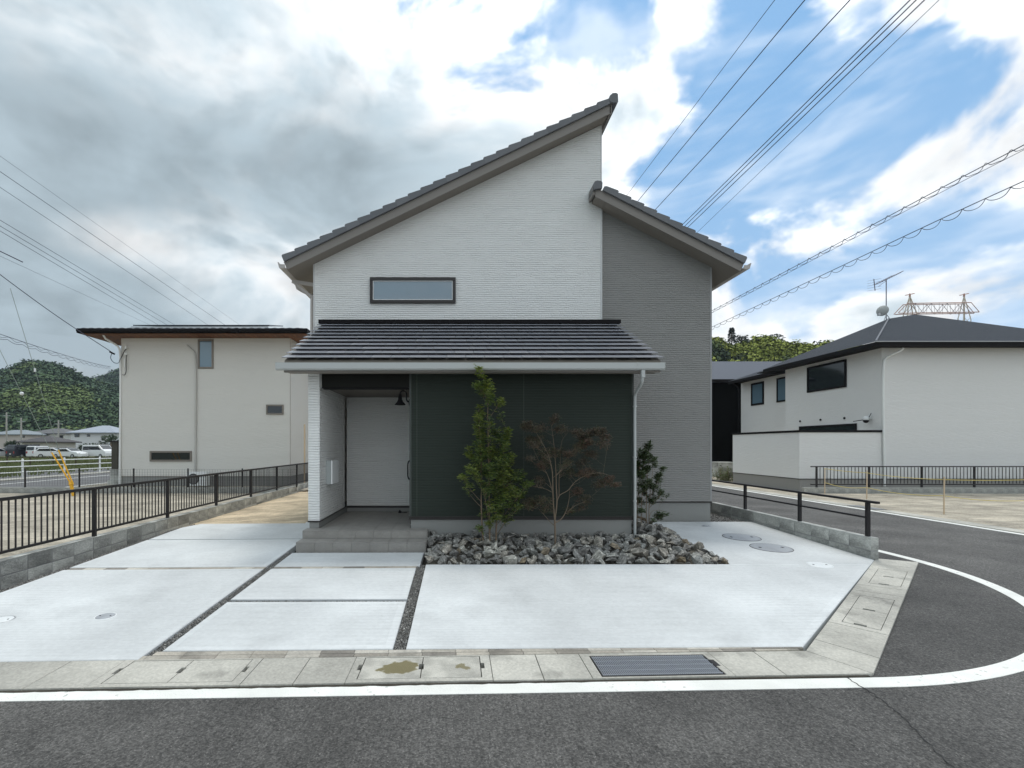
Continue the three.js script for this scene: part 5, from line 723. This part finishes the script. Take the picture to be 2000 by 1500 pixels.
  for (let i = 0; i < 9; i++) { const t = i / 9; part('element', rod([mix(21.1, 22.1, t) - 0.05, mix(9.75, 10.25, t), -24.1 - 0.22], [mix(21.1, 22.1, t) + 0.05, mix(9.75, 10.25, t), -24.1 + 0.3], 0.008, 4), st, an); }
  part('reflector', [rod([21.0, 9.40, -24.1], [20.94, 9.98, -24.1], 0.02, 6), ...[-0.25, -0.12, 0.0, 0.12, 0.25].map(k => rod([20.78, 9.69 + k, -24.3], [21.14, 9.69 + k, -23.9], 0.007, 4)), rod([21.47, 9.86, -24], [21.15, 9.6, -24.08], 0.01, 5)], st, an);
  const di = thing('satellite_dish', [21.3, 8.0, -24], 'pale satellite dish at the foot of the roof aerial mast', 'satellite dish'), g = new THREE.SphereGeometry(0.42, 24, 10, 0, 6.283, 0, 0.66); g.rotateX(Math.PI / 2); g.rotateY(-1.05); g.translate(21.62, 8.38, -24.22); part('dish', g, mat(L(0.42, 0.43, 0.42), 0.6), di); part('arm', [rod([21.3, 8.16, -24.0], [21.0, 8.12, -23.85], 0.016), bx(20.92, 21.02, 8.08, 8.2, 23.8, 23.9)], M.galvanised, di); part('mount', [rod([21.47, 8.2, -24], [21.25, 7.8, -23.9], 0.016), rod([21.47, 8.2, -24], [21.75, 7.85, -24.0], 0.016)], M.galvanised, di);
}
{
  const o = thing('dark_house', [18, -0.2, -36], 'black walled house with a blue-grey roof seen between the grey wall and the white house', 'house'); part('wall', bx(11, 26, -0.4, 5.95, 33, 42), new THREE.MeshPhysicalMaterial({ color: L(0.005), roughness: 0.9, specularIntensity: 0.15 }), o);
  const roof = part('roof', prismX([[32.3, 5.97], [32.3, 6.10], [38, 8.28], [43.5, 6.1], [43.5, 5.97]], 10.4, 27), mat(L(0.085, 0.095, 0.12), 0.75, { bumpMap: bumpLines, bumpScale: 0.02 }), o); part('eave_gutter', bx(10.4, 27, 5.94, 6.08, 32.18, 32.29, 0.02), M.black, roof); part('downspout', tube([[18.6, 5.95, -32.3], [18.7, 5.85, -32.5], [19.3, 5.6, -32.9], [19.35, 5.5, -32.95], [19.35, 0, -32.95]], 0.045, 30, 8), M.black, o);
  const b = thing('storage_box', [15.8, -0.2, -28], 'grey concrete store box at the end of the courtyard wall', 'box'); part('body', bx(15.27, 16.4, -0.3, 0.62, 28, 29, 0.01), M.block[1], b); part('lid', bx(15.24, 16.43, 0.62, 0.67, 27.97, 29.03, 0.008), M.block[2], b); part('handle', bx(15.36, 15.46, 0.46, 0.49, 27.98, 28.0), M.black, b);
}
function blockRow(name, label, x0, x1, d, tops, group) { const o = thing(name, [(x0 + x1) / 2, -0.2, -d], label, 'block wall'), g = metric(new THREE.BoxGeometry(0.394, 0.19, 0.12)), r = rng(73); for (let x = x0; x < x1; x += 0.4) for (const t of tops) piece('block', g, M.block[1 + Math.floor(r() * 2)], o, [x + 0.2, t - 0.096, -d]); return o; }
blockRow('block_wall', 'low pale block wall under the black fence in front of the white house', 13.2, 30, 18.3, [0.055, -0.14]);
{
  const o = thing('bar_fence', [20, 0.05, -18.3], 'black metal fence of upright bars in front of the white house on the right', 'fence'), y0 = 0.055, bal = new THREE.BoxGeometry(0.016, 0.62, 0.016);
  const posts = []; for (let i = 0; i < 9; i++) posts.push(13.72 + i * 2.0);
  for (const x of posts) part('post', bx(x - 0.026, x + 0.026, y0, y0 + 0.77, 18.274, 18.326), M.darkMetal, o);
  part('top_rail', bx(13.5, 30, y0 + 0.7705, y0 + 0.81, 18.28, 18.32), M.darkMetal, o); part('bottom_rail', bx(13.5, 30, y0 + 0.09, y0 + 0.13, 18.281, 18.319), M.darkMetal, o);
  for (let i = 0; i + 1 < posts.length; i++) for (let k = 1; k < 15; k++) piece('baluster', bal, M.darkMetal, o, [mix(posts[i], posts[i + 1], k / 15), y0 + 0.455, -18.3]);
}
{ // stakes and rope round the right lot
  const S = [[13.8, 18.0, 0.80, 'thin wooden stake by the near end of the black fence, farthest of the rope stakes'], [13.92, 16.3, 0.80, 'thin wooden stake before the black fence, second of the rope stakes'], [12.68, 12.5, 0.83, 'thin wooden stake nearest the side road with ropes tied on']], tops = [];
  for (const [x, d, h, l] of S) { const o = thing('wooden_stake', [x, -0.15, -d], l, 'stake'); part('stick', bar([x, -0.3, -d], [x + 0.01, h, -d], 0.022, 0.022), M.wood, o); tops.push([x, h, d]); }
  const sag = (a, b, s) => [0, 0.25, 0.5, 0.75, 1].map(t => [mix(a[0], b[0], t), mix(a[1], b[1], t) - s * 4 * t * (1 - t), -mix(a[2], b[2], t)]), m = mat(L(0.62, 0.50, 0.16), 0.8);
  const up = thing('boundary_rope', [13, 0.7, -15], 'upper yellow rope strung between the tops of the wooden stakes', 'rope'); const far = [15.3, 0.80, 12.3];
  part('rope', [tube(sag([13.8, 0.78, 18.0], [13.92, 0.72, 16.3], 0.02), 0.010, 12, 5), tube(sag([13.92, 0.72, 16.3], [12.68, 0.76, 12.5], 0.04), 0.009, 12, 5), tube(sag([12.68, 0.76, 12.5], far, 0.03), 0.008, 12, 5)], m, up);
  const lo = thing('boundary_rope', [13, 0.2, -15], 'lower yellow rope sagging between the wooden stakes', 'rope'); part('rope', [tube(sag([13.8, 0.26, 18.0], [13.92, 0.22, 16.3], 0.08), 0.010, 12, 5), tube(sag([13.92, 0.22, 16.3], [12.68, 0.34, 12.5], 0.07), 0.009, 12, 5), tube(sag([12.68, 0.34, 12.5], [15.3, 0.3, 12.3], 0.1), 0.008, 12, 5)], m, lo);
  const g = thing('drain_grate', [11.66, -0.12, -13.7], 'small dark grate in the far kerb of the side road', 'drain grate'); part('frame', bx(11.49, 11.84, -0.117, -0.113, 13.2, 14.15), M.darkMetal, g); for (let i = 0; i < 14; i++) part('bar', bx(11.51, 11.82, -0.112, -0.105, 13.24 + i * 0.065, 13.27 + i * 0.065), M.galvanised, g);
  const p = thing('roadside_shrub', [14.4, -0.2, -25], 'low loose green plants at the corner of the courtyard wall', 'plants'), r = rng(88), list = [], stems = []; for (let i = 0; i < 60; i++) { const x = 13.55 + 0.9 * r(), d = 24.5 + 1.0 * r(), h = 0.25 + 0.5 * r(), lx = (r() - 0.5) * 0.4; stems.push(rod([x, -0.2, -d], [x + lx, -0.2 + h, -d], 0.006, 4)); for (let k = 0; k < 14; k++) { const t = r(); list.push([new THREE.Vector3(x + lx * t, -0.2 + h * t, -d), new THREE.Vector3(r() - 0.5, 0.3 * r(), r() - 0.5).normalize(), new THREE.Vector3(0, 1, 0), 0.13, 0.05]); } } part('stems', stems, M.bark, p); part('foliage', leafGeo(list, 0.15), leafMat([0.12, 0.16, 0.04]), p, 'stuff');
}
// ───────────────────────── hills with woods
function woods(label, terrainName, tx0, tx1, td0, td1, height, spots, size, palettes, seed) {
  struct(terrainName, ground(tx0, tx1, td0, td1, 50, 50, height), mat(L(0.025, 0.04, 0.015), 1));
  const r = rng(seed), variants = [];
  for (let v = 0; v < 3; v++) {
    const list = [], out = []; for (let i = 0; i < 420; i++) { let p; do { p = new THREE.Vector3(r() * 2 - 1, r() * 2 - 1, r() * 2 - 1); } while (p.length() > 1 || p.length() < 0.5); const n = p.clone().normalize(), lump = noise(n.x * 2.2 + v * 9, n.y * 2.2, n.z * 2.2); p.multiplyScalar(0.5 * (1 + 0.35 * lump)); p.y *= 0.85; const dir = new THREE.Vector3(r() - 0.5, -0.2 + 0.4 * r(), r() - 0.5).normalize(); list.push([p, dir, n.clone().add(new THREE.Vector3(0, 0.5, 0)).normalize(), 0.10 + 0.08 * r(), 0.09 + 0.05 * r()]); out.push(n.add(new THREE.Vector3((r() - 0.5) * 0.5, 0.25 + (r() - 0.5) * 0.5, (r() - 0.5) * 0.5)).normalize()); }
    const g = leafGeo(list, 0.15), nn = g.attributes.normal; const pp = g.attributes.position, ea = new THREE.Vector3(), eb = new THREE.Vector3(), ec = new THREE.Vector3(); out.forEach((n, i) => { for (const t of [0, 3]) { ea.fromBufferAttribute(pp, i * 6 + t); eb.fromBufferAttribute(pp, i * 6 + t + 1); ec.fromBufferAttribute(pp, i * 6 + t + 2); const fn = eb.clone().sub(ea).cross(ec.clone().sub(ea)); if (fn.dot(n) < 0) { pp.setXYZ(i * 6 + t + 1, ec.x, ec.y, ec.z); pp.setXYZ(i * 6 + t + 2, eb.x, eb.y, eb.z); } } for (let k = 0; k < 6; k++) nn.setXYZ(i * 6 + k, n.x, n.y, n.z); }); variants.push(g);   // leaf clumps shaded as the round crown they make up
  }
  variants.forEach((g, v) => {
    const mine = spots.filter((_, i) => i % 3 === v), im = new THREE.InstancedMesh(g, new THREE.MeshStandardMaterial({ roughness: 0.9, side: THREE.DoubleSide }), mine.length), m = new THREE.Matrix4(), q = new THREE.Quaternion(), c = new THREE.Color();
    mine.forEach(([x, y, d, s, pal], i) => { q.setFromEuler(new THREE.Euler(0, r() * 6.3, 0)); m.compose(new THREE.Vector3(x, y, -d), q, new THREE.Vector3(s, s * (0.85 + 0.5 * r()), s)); im.setMatrixAt(i, m); const k = 0.86 + 0.28 * r(), p = palettes[pal]; im.setColorAt(i, c.setRGB(p[0] * k, p[1] * k, p[2] * k)); });
    im.name = numbered('wood'); im.castShadow = im.receiveShadow = true; tag(im, label, 'wood', label, 'stuff'); scene.add(im);
  });
}
{
  const lerpT = (T, x) => { if (x <= T[0][0]) return T[0][1]; for (let i = 1; i < T.length; i++) if (x <= T[i][0]) return mix(T[i - 1][1], T[i][1], (x - T[i - 1][0]) / (T[i][0] - T[i - 1][0])); return T[T.length - 1][1]; };
  const prof = [[-420, 60], [-330, 42], [-290, 36], [-272, 39], [-262, 44], [-250, 43], [-238, 39], [-226, 33], [-200, 26], [-150, 14], [-100, 6]], prof2 = [[-520, 80], [-400, 52], [-345, 50], [-320, 58], [-300, 66], [-270, 74], [-230, 62], [-150, 40], [-60, 20]];
  const h1 = (x, d) => { const t = clamp((d - 165) / 130), back = clamp((d - 300) / 60); return lerpT(prof, x * 296 / Math.max(d, 200)) * sst(0, 1, Math.sqrt(t)) * (1 - 0.5 * back) + 4 * fbm(x * 0.03, d * 0.03, 2, 3) * t - 0.4; };
  const h2 = (x, d) => lerpT(prof2, x * 430 / Math.max(d, 300)) * sst(330, 440, d) + 4 * fbm(x * 0.03, d * 0.03, 5, 3) - 3;
  const r = rng(501), s1 = [], s2 = [], light = (x, d) => fbm(x * 0.018, d * 0.018, 8, 3);
  for (let i = 0; i < 7000; i++) { const d = mix(168, 315, r()), x = mix(-1.16, -0.5, r()) * d; const l = light(x, d); s1.push([x, h1(x, d) + 1.5, d, 5 + 5 * r(), l > 0.17 ? 2 : l > 0.0 ? (r() < 0.5 ? 1 : 0) : (r() < 0.75 ? 0 : 3)]); }
  for (let i = 0; i < 2200; i++) { const d = mix(345, 450, r()), x = mix(-1.15, -0.5, r()) * d; s2.push([x, h2(x, d) + 2, d, 8 + 6 * r(), r() < 0.3 ? 1 : 0]); }
  const pal = [[0.038, 0.078, 0.036], [0.055, 0.098, 0.038], [0.115, 0.165, 0.05], [0.030, 0.060, 0.034]];
  woods('dense mixed wood on the near hill at the left', 'hill', -480, -60, 160, 330, h1, s1, 1, pal, 601); woods('darker wood on the hill farther back at the left', 'hill', -640, -60, 325, 460, h2, s2, 1, pal, 611);
  const h3 = (x, d) => 25 * sst(84, 122, d) * (1 - 0.3 * sst(88, 125, x)) + 5 * fbm(x * 0.11, d * 0.05, 3, 3) - 0.4, s3 = [];
  for (let i = 0; i < 1500; i++) { const d = mix(92, 165, r()), x = mix(0.42, 0.92, r()) * d; s3.push([x, h3(x, d) + 1.0, d, 2.4 + 3.6 * r() * r() + r(), fbm(x * 0.09, d * 0.09, 3, 2) > -0.02 ? 2 : (r() < 0.4 ? 1 : 0)]); }
  woods('yellow green bamboo and dark trees on the hill top at the right', 'hill', 20, 190, 80, 190, h3, s3, 1, [[0.03, 0.052, 0.022], [0.07, 0.10, 0.03], [0.26, 0.30, 0.055], [0.02, 0.035, 0.02]], 621);
  // dark conifers and loose trees on the skyline, each its own
  const T = [[70.6, 31.0, 130, 5.0, 'dark pine at the left end of the right hill skyline'], [73.4, 33.0, 128, 5.0, 'tall dark conifer on the right hill skyline'], [82.2, 31.0, 130, 8, 'broad dark tree with a flat crown on the right hill skyline'], [87.4, 32.2, 132, 8, 'large dark round tree on the right hill skyline'], [76.8, 31.2, 129, 3.2, 'thin tree with a small tuft on the right hill skyline'], [91.0, 29.0, 133, 4.6, 'small tree on the falling end of the right hill skyline']];
  for (const [x, top, d, w, l] of T) { const o = thing('hill_tree', [x, 22, -d], l, 'tree'), list = [], hgt = top - 23.5; part('trunk', rod([x, 22, -d], [x, top - 0.5, -d], 0.22, 6, 0.06), M.bark, o); for (let i = 0; i < 700; i++) { const t = r(), a = r() * 6.283, rad = w * 0.5 * (w > 5.5 ? Math.sqrt(Math.max(0, 1 - (2 * t - 1) ** 2)) : (w < 3.5 && l.startsWith('thin') ? (t > 0.72 ? 0.9 : 0.12) : Math.pow(1 - t, 0.7) * (0.7 + 0.3 * Math.cos(t * 26)))) * Math.sqrt(r()) * (0.75 + 0.35 * noise(t * 5, a, w)); list.push([new THREE.Vector3(x + rad * Math.cos(a), 24 + (hgt - 0.5) * (0.15 + 0.85 * t), -d + rad * Math.sin(a)), new THREE.Vector3(Math.cos(a), -0.2, Math.sin(a)).normalize(), new THREE.Vector3(r() - 0.5, 1, r() - 0.5).normalize(), 0.5 + 0.4 * r(), 0.4]); } part('crown', leafGeo(list, 0.15), leafMat([0.022, 0.036, 0.02], 0.2), o); }
  // garden trees among the far houses
  for (const [x, y, d, w, l] of [[-80.2, 1.0, 112, 5.2, 'round dark green tree beside the white far house'], [-103, 0.6, 112, 3.2, 'small dark bush before the pale far house'], [-84.8, -0.1, 112, 6, 'low hedge in front of the white far house']]) { const o = thing('far_tree', [x, -0.3, -d], l, 'tree'), list = []; part('trunk', rod([x, -0.4, -d], [x, y + w * 0.3, -d], 0.15, 6), M.bark, o); for (let i = 0; i < 500; i++) { let p; do { p = new THREE.Vector3(r() * 2 - 1, r() * 2 - 1, r() * 2 - 1); } while (p.length() > 1); const hf = l.startsWith('low') ? 0.28 : 0.62; list.push([new THREE.Vector3(x + p.x * w * 0.5, y + w * 0.1 + p.y * w * hf * 0.75, -d + p.z * w * 0.4), p.clone().normalize(), new THREE.Vector3(0, 1, 0.2).normalize(), 0.7, 0.5]); } part('crown', leafGeo(list, 0.15), leafMat([0.035, 0.06, 0.02], 0.2), o); }
}
// ───────────────────────── poles, pylon and overhead wires
for (const [x, d, top, l] of [[-112, 120, 9.9, 'slim grey utility pole at the far left'], [-94.8, 105, 7.7, 'grey utility pole in front of the far houses, nearest the low dark-roofed house'], [-90.8, 110, 7.4, 'thin grey utility pole between the far houses, right of the guy wires'], [87.3, 126, 28.4, 'thin pole on the right hill top']]) { const o = thing('utility_pole', [x, x > 0 ? 22 : -0.4, -d], l, 'utility pole'); part('pole', rod([x, x > 0 ? 22 : -0.4, -d], [x, top, -d], 0.20, 8, 0.14), M.concrete[2], o); part('crossarm', bx(x - 0.9, x + 0.9, top - 0.9, top - 0.78, d - 0.06, d + 0.06), M.galvanised, o); }
{
  const o = thing('pylon', [257, 0, -250], 'red and white lattice power pylon top rising behind the white house roof', 'pylon'), P = (x, y, dd = 0) => [x, y, -(250 + dd)], red = mat(L(0.42, 0.20, 0.13), 0.7), wht = mat(L(0.62, 0.53, 0.42), 0.7), gr = mat(L(0.30, 0.25, 0.27), 0.7);
  const beam = [], dia = [], top = 75.1, bot = 70.0, l = 233.5, r = 266.5; for (const dd of [-1.2, 1.2]) { beam.push(rod(P(l, top, dd), P(r, top + 0.4, dd), 0.22, 4), rod(P(229.3, bot, dd), P(270.5, bot + 0.6, dd), 0.22, 4), rod(P(l, top, dd), P(228.7, bot, dd), 0.2, 4), rod(P(r, top + 0.4, dd), P(270.7, bot + 0.6, dd), 0.2, 4)); for (let i = 0; i < 8; i++) { const a = l + i * 4.12; dia.push(rod(P(a, i % 2 ? top : bot, dd), P(a + 4.12, i % 2 ? bot : top, dd), 0.14, 4)); dia.push(rod(P(a, top, dd), P(a, bot, dd), 0.1, 4)); } }
  part('crossbeam', beam, red, o); part('bracing', dia, gr, o);
  for (const [c, a, b] of [[235.9, 233.0, 239.4], [264.1, 262.2, 266.0]]) { const L = []; for (const dd of [-1.5, 1.5]) { L.push(rod(P(c, 79.3, 0), P(a, 66.8, dd), 0.22, 4), rod(P(c, 79.3, 0), P(b, 66.8, dd), 0.22, 4), rod(P(a, 66.8, dd), P(a, 0, dd), 0.25, 4), rod(P(b, 66.8, dd), P(b, 0, dd), 0.25, 4)); for (let i = 0; i < 9; i++) { const y = 68.1 - i * 4; L.push(rod(P(a, y, dd), P(b, y - 4, dd), 0.12, 4), rod(P(b, y, dd), P(a, y - 4, dd), 0.12, 4)); } } part('tower_leg', L, wht, o); part('peak', [rod(P(c, 79.0), P(c, 80.6), 0.5, 6, 0.2), rod(P(c - 2.4, 79.6), P(c + 2.4, 80.6), 0.2, 4)], red, o); }
}
function wireRun(label, a, b, sag, rad0, m, name = 'overhead_wire', group = 'bare power wires overhead') { // a, b: [x, y, d]
  const pts = [], rad = rad0 * 0.85; for (let i = 0; i <= 14; i++) { const t = i / 14; pts.push([mix(a[0], b[0], t), mix(a[1], b[1], t) - sag * 4 * t * (1 - t), -mix(a[2], b[2], t)]); }
  const o = part(name, tube(pts, rad, 50, 5), m, scene); return tag(o, label, 'wire', group);
}
{
  // along the side road on the right
  const R = [[[5.73, 9.65, 8.64], [5.46, 9.65, 15.7], 'leftmost thin wire crossing the blue sky at upper right', 0.007], [[6.27, 9.65, 8.64], [5.95, 9.65, 16.1], 'second wire from the left crossing the blue sky at upper right', 0.011], [[7.08, 9.65, 8.64], [6.76, 9.65, 16.6], 'third wire from the left crossing the blue sky, by itself', 0.012], [[8.16, 9.65, 8.64], [8.22, 9.65, 17.78], 'first of the three close wires at upper right', 0.013], [[8.27, 9.65, 8.64], [8.36, 9.65, 18.0], 'middle of the three close wires at upper right', 0.013], [[8.42, 9.65, 8.64], [8.52, 9.65, 18.16], 'last of the three close wires at upper right', 0.013], [[8.68, 9.65, 8.64], [9.08, 9.65, 18.34], 'thin rightmost wire beside the three close wires', 0.007]];
  for (const [a, b, l, rad] of R) { const u = 40, e = [0, 1, 2].map(i => b[i] + (b[i] - a[i]) * 2.6), s = [0, 1, 2].map(i => a[i] - (b[i] - a[i]) * 1.2); wireRun(l, s, e, 0.0, rad, M.wire); }
  for (const [X, Y, l, wob] of [[11.5, 7.85, 'upper cable with coiled hanger loops at right', 1], [11.5, 7.12, 'lower cable with drooping hanger loops at right', -1]]) {
    const o = thing('hanger_cable', [X, Y, -20], l, 'cable', null), pts = [], wave = [];
    const yc = d => Y - 0.16 * (1 - ((d - 26) / 24) ** 2) - 0.1 * sst(12, 6, d); for (let d = 6; d <= 44; d += 1) pts.push([X, yc(d), -d]);
    for (let d = 6; d <= 40; d += 0.06) { const ph = ((d / 0.475) % 1), h = wob > 0 ? 0.055 * Math.cos(ph * 6.283) + 0.02 * Math.cos(ph * 12.566) - 0.04 : -0.13 * Math.sin(Math.PI * ph) ** 0.9; wave.push([X + 0.03 * Math.sin(ph * 6.283), yc(d) + h, -d]); }
    part('cable', tube(pts, 0.010, 90, 5), M.wire, o); part('hanger_coil', tube(wave, 0.0075, wave.length * 2, 4), M.wire, o); if (wob > 0) part('messenger_wire', tube(pts.map(([x, y, z]) => [x, y - 0.10, z]), 0.006, 60, 4), M.wire, o);
  }
  // on the left, coming from behind the viewer over the cream house
  const Lw = [[[-14.39, 10.79, 15.2], [-16.09, 10.61, 36], 'topmost thin wire at the left, faint against grey cloud', 0.006], [[-14.49, 10.36, 15.3], [-15.59, 9.82, 32], 'second wire from the top at the left', 0.011], [[-14.58, 9.91, 15.4], [-16.51, 9.68, 32], 'third wire from the top at the left', 0.009], [[-14.68, 8.91, 15.5], [-17.55, 9.18, 30], 'first of the three close wires at the left', 0.010], [[-14.68, 8.72, 15.5], [-18.03, 9.18, 30], 'middle of the three close wires at the left', 0.010], [[-14.68, 8.56, 15.5], [-18.57, 9.18, 30], 'last of the three close wires at the left', 0.010], [[-14.68, 7.75, 15.5], [-19.60, 9.41, 30], 'faint wire below the three close wires at the left', 0.006]];
  for (const [a, b, l, rad] of Lw) wireRun(l, [0, 1, 2].map(i => a[i] - (b[i] - a[i]) * 0.5), [0, 1, 2].map(i => b[i] + (b[i] - a[i]) * 1.0), 0.0, rad, M.wire);
  const sv = thing('service_cable', [-13.9, 5.3, -19.9], 'black service cable running to the corner of the cream house with a small loop', 'cable'); const E = [-13.84, 5.28, 19.9];
  part('cable', tube([[-16.6, 9.9, -13.0], [-16.1, 8.35, -15.3], [-15.1, 6.65, -17.9], [-14.0, 5.40, -19.75]], 0.014, 40, 5), M.wire, sv); part('clamp', rod([-14.10, 5.47, -19.6], [-13.99, 5.39, -19.75], 0.035, 6), M.black, sv); part('loop', tube([[-14.08, 5.42, -19.7], [-14.12, 5.22, -19.7], [-14.02, 5.05, -19.75], [-13.88, 5.04, -19.8], [-13.84, 5.2, -19.85], [-13.82, 5.3, -19.9]], 0.014, 30, 5), mat(L(0.09, 0.13, 0.16), 0.6), sv);
  const hc = thing('hanger_cable', [-20, 5, -24], 'bundle of loose hanging cables at the left below the grey cloud', 'cable'), up = [], dn = [], md = []; for (let i = 0; i <= 120; i++) { const t = i / 120, d = mix(19, 40, t), c = [mix(-19.2, -28.7, t) + 1.6 * 4 * t * (1 - t) * 0.35, mix(6.46, 8.2, t) - 0.9 * 4 * t * (1 - t) * 0.35]; up.push([c[0], c[1], -d]); dn.push([c[0], c[1] - 0.13 - 0.09 * Math.abs(Math.sin(i * 0.42)), -d]); md.push([c[0], c[1] - 0.07 + 0.06 * Math.sin(i * 0.9), -d]); }
  part('cable', [tube(up, 0.013, 120, 4), tube(dn, 0.011, 240, 4), tube(md, 0.009, 240, 4)], M.wire, hc);
  const bk = thing('insulator_arm', [-18, 8.2, -18], 'short dark cable end at the left picture edge', 'cable'); { const a = [-19.20, 9.90, 19], b = [-17.10, 8.89, 19]; part('arm', rod([a[0], a[1], -a[2]], [b[0], b[1], -b[2]], 0.022, 6), M.wire, bk); }
}

renderer.render(scene, camera);
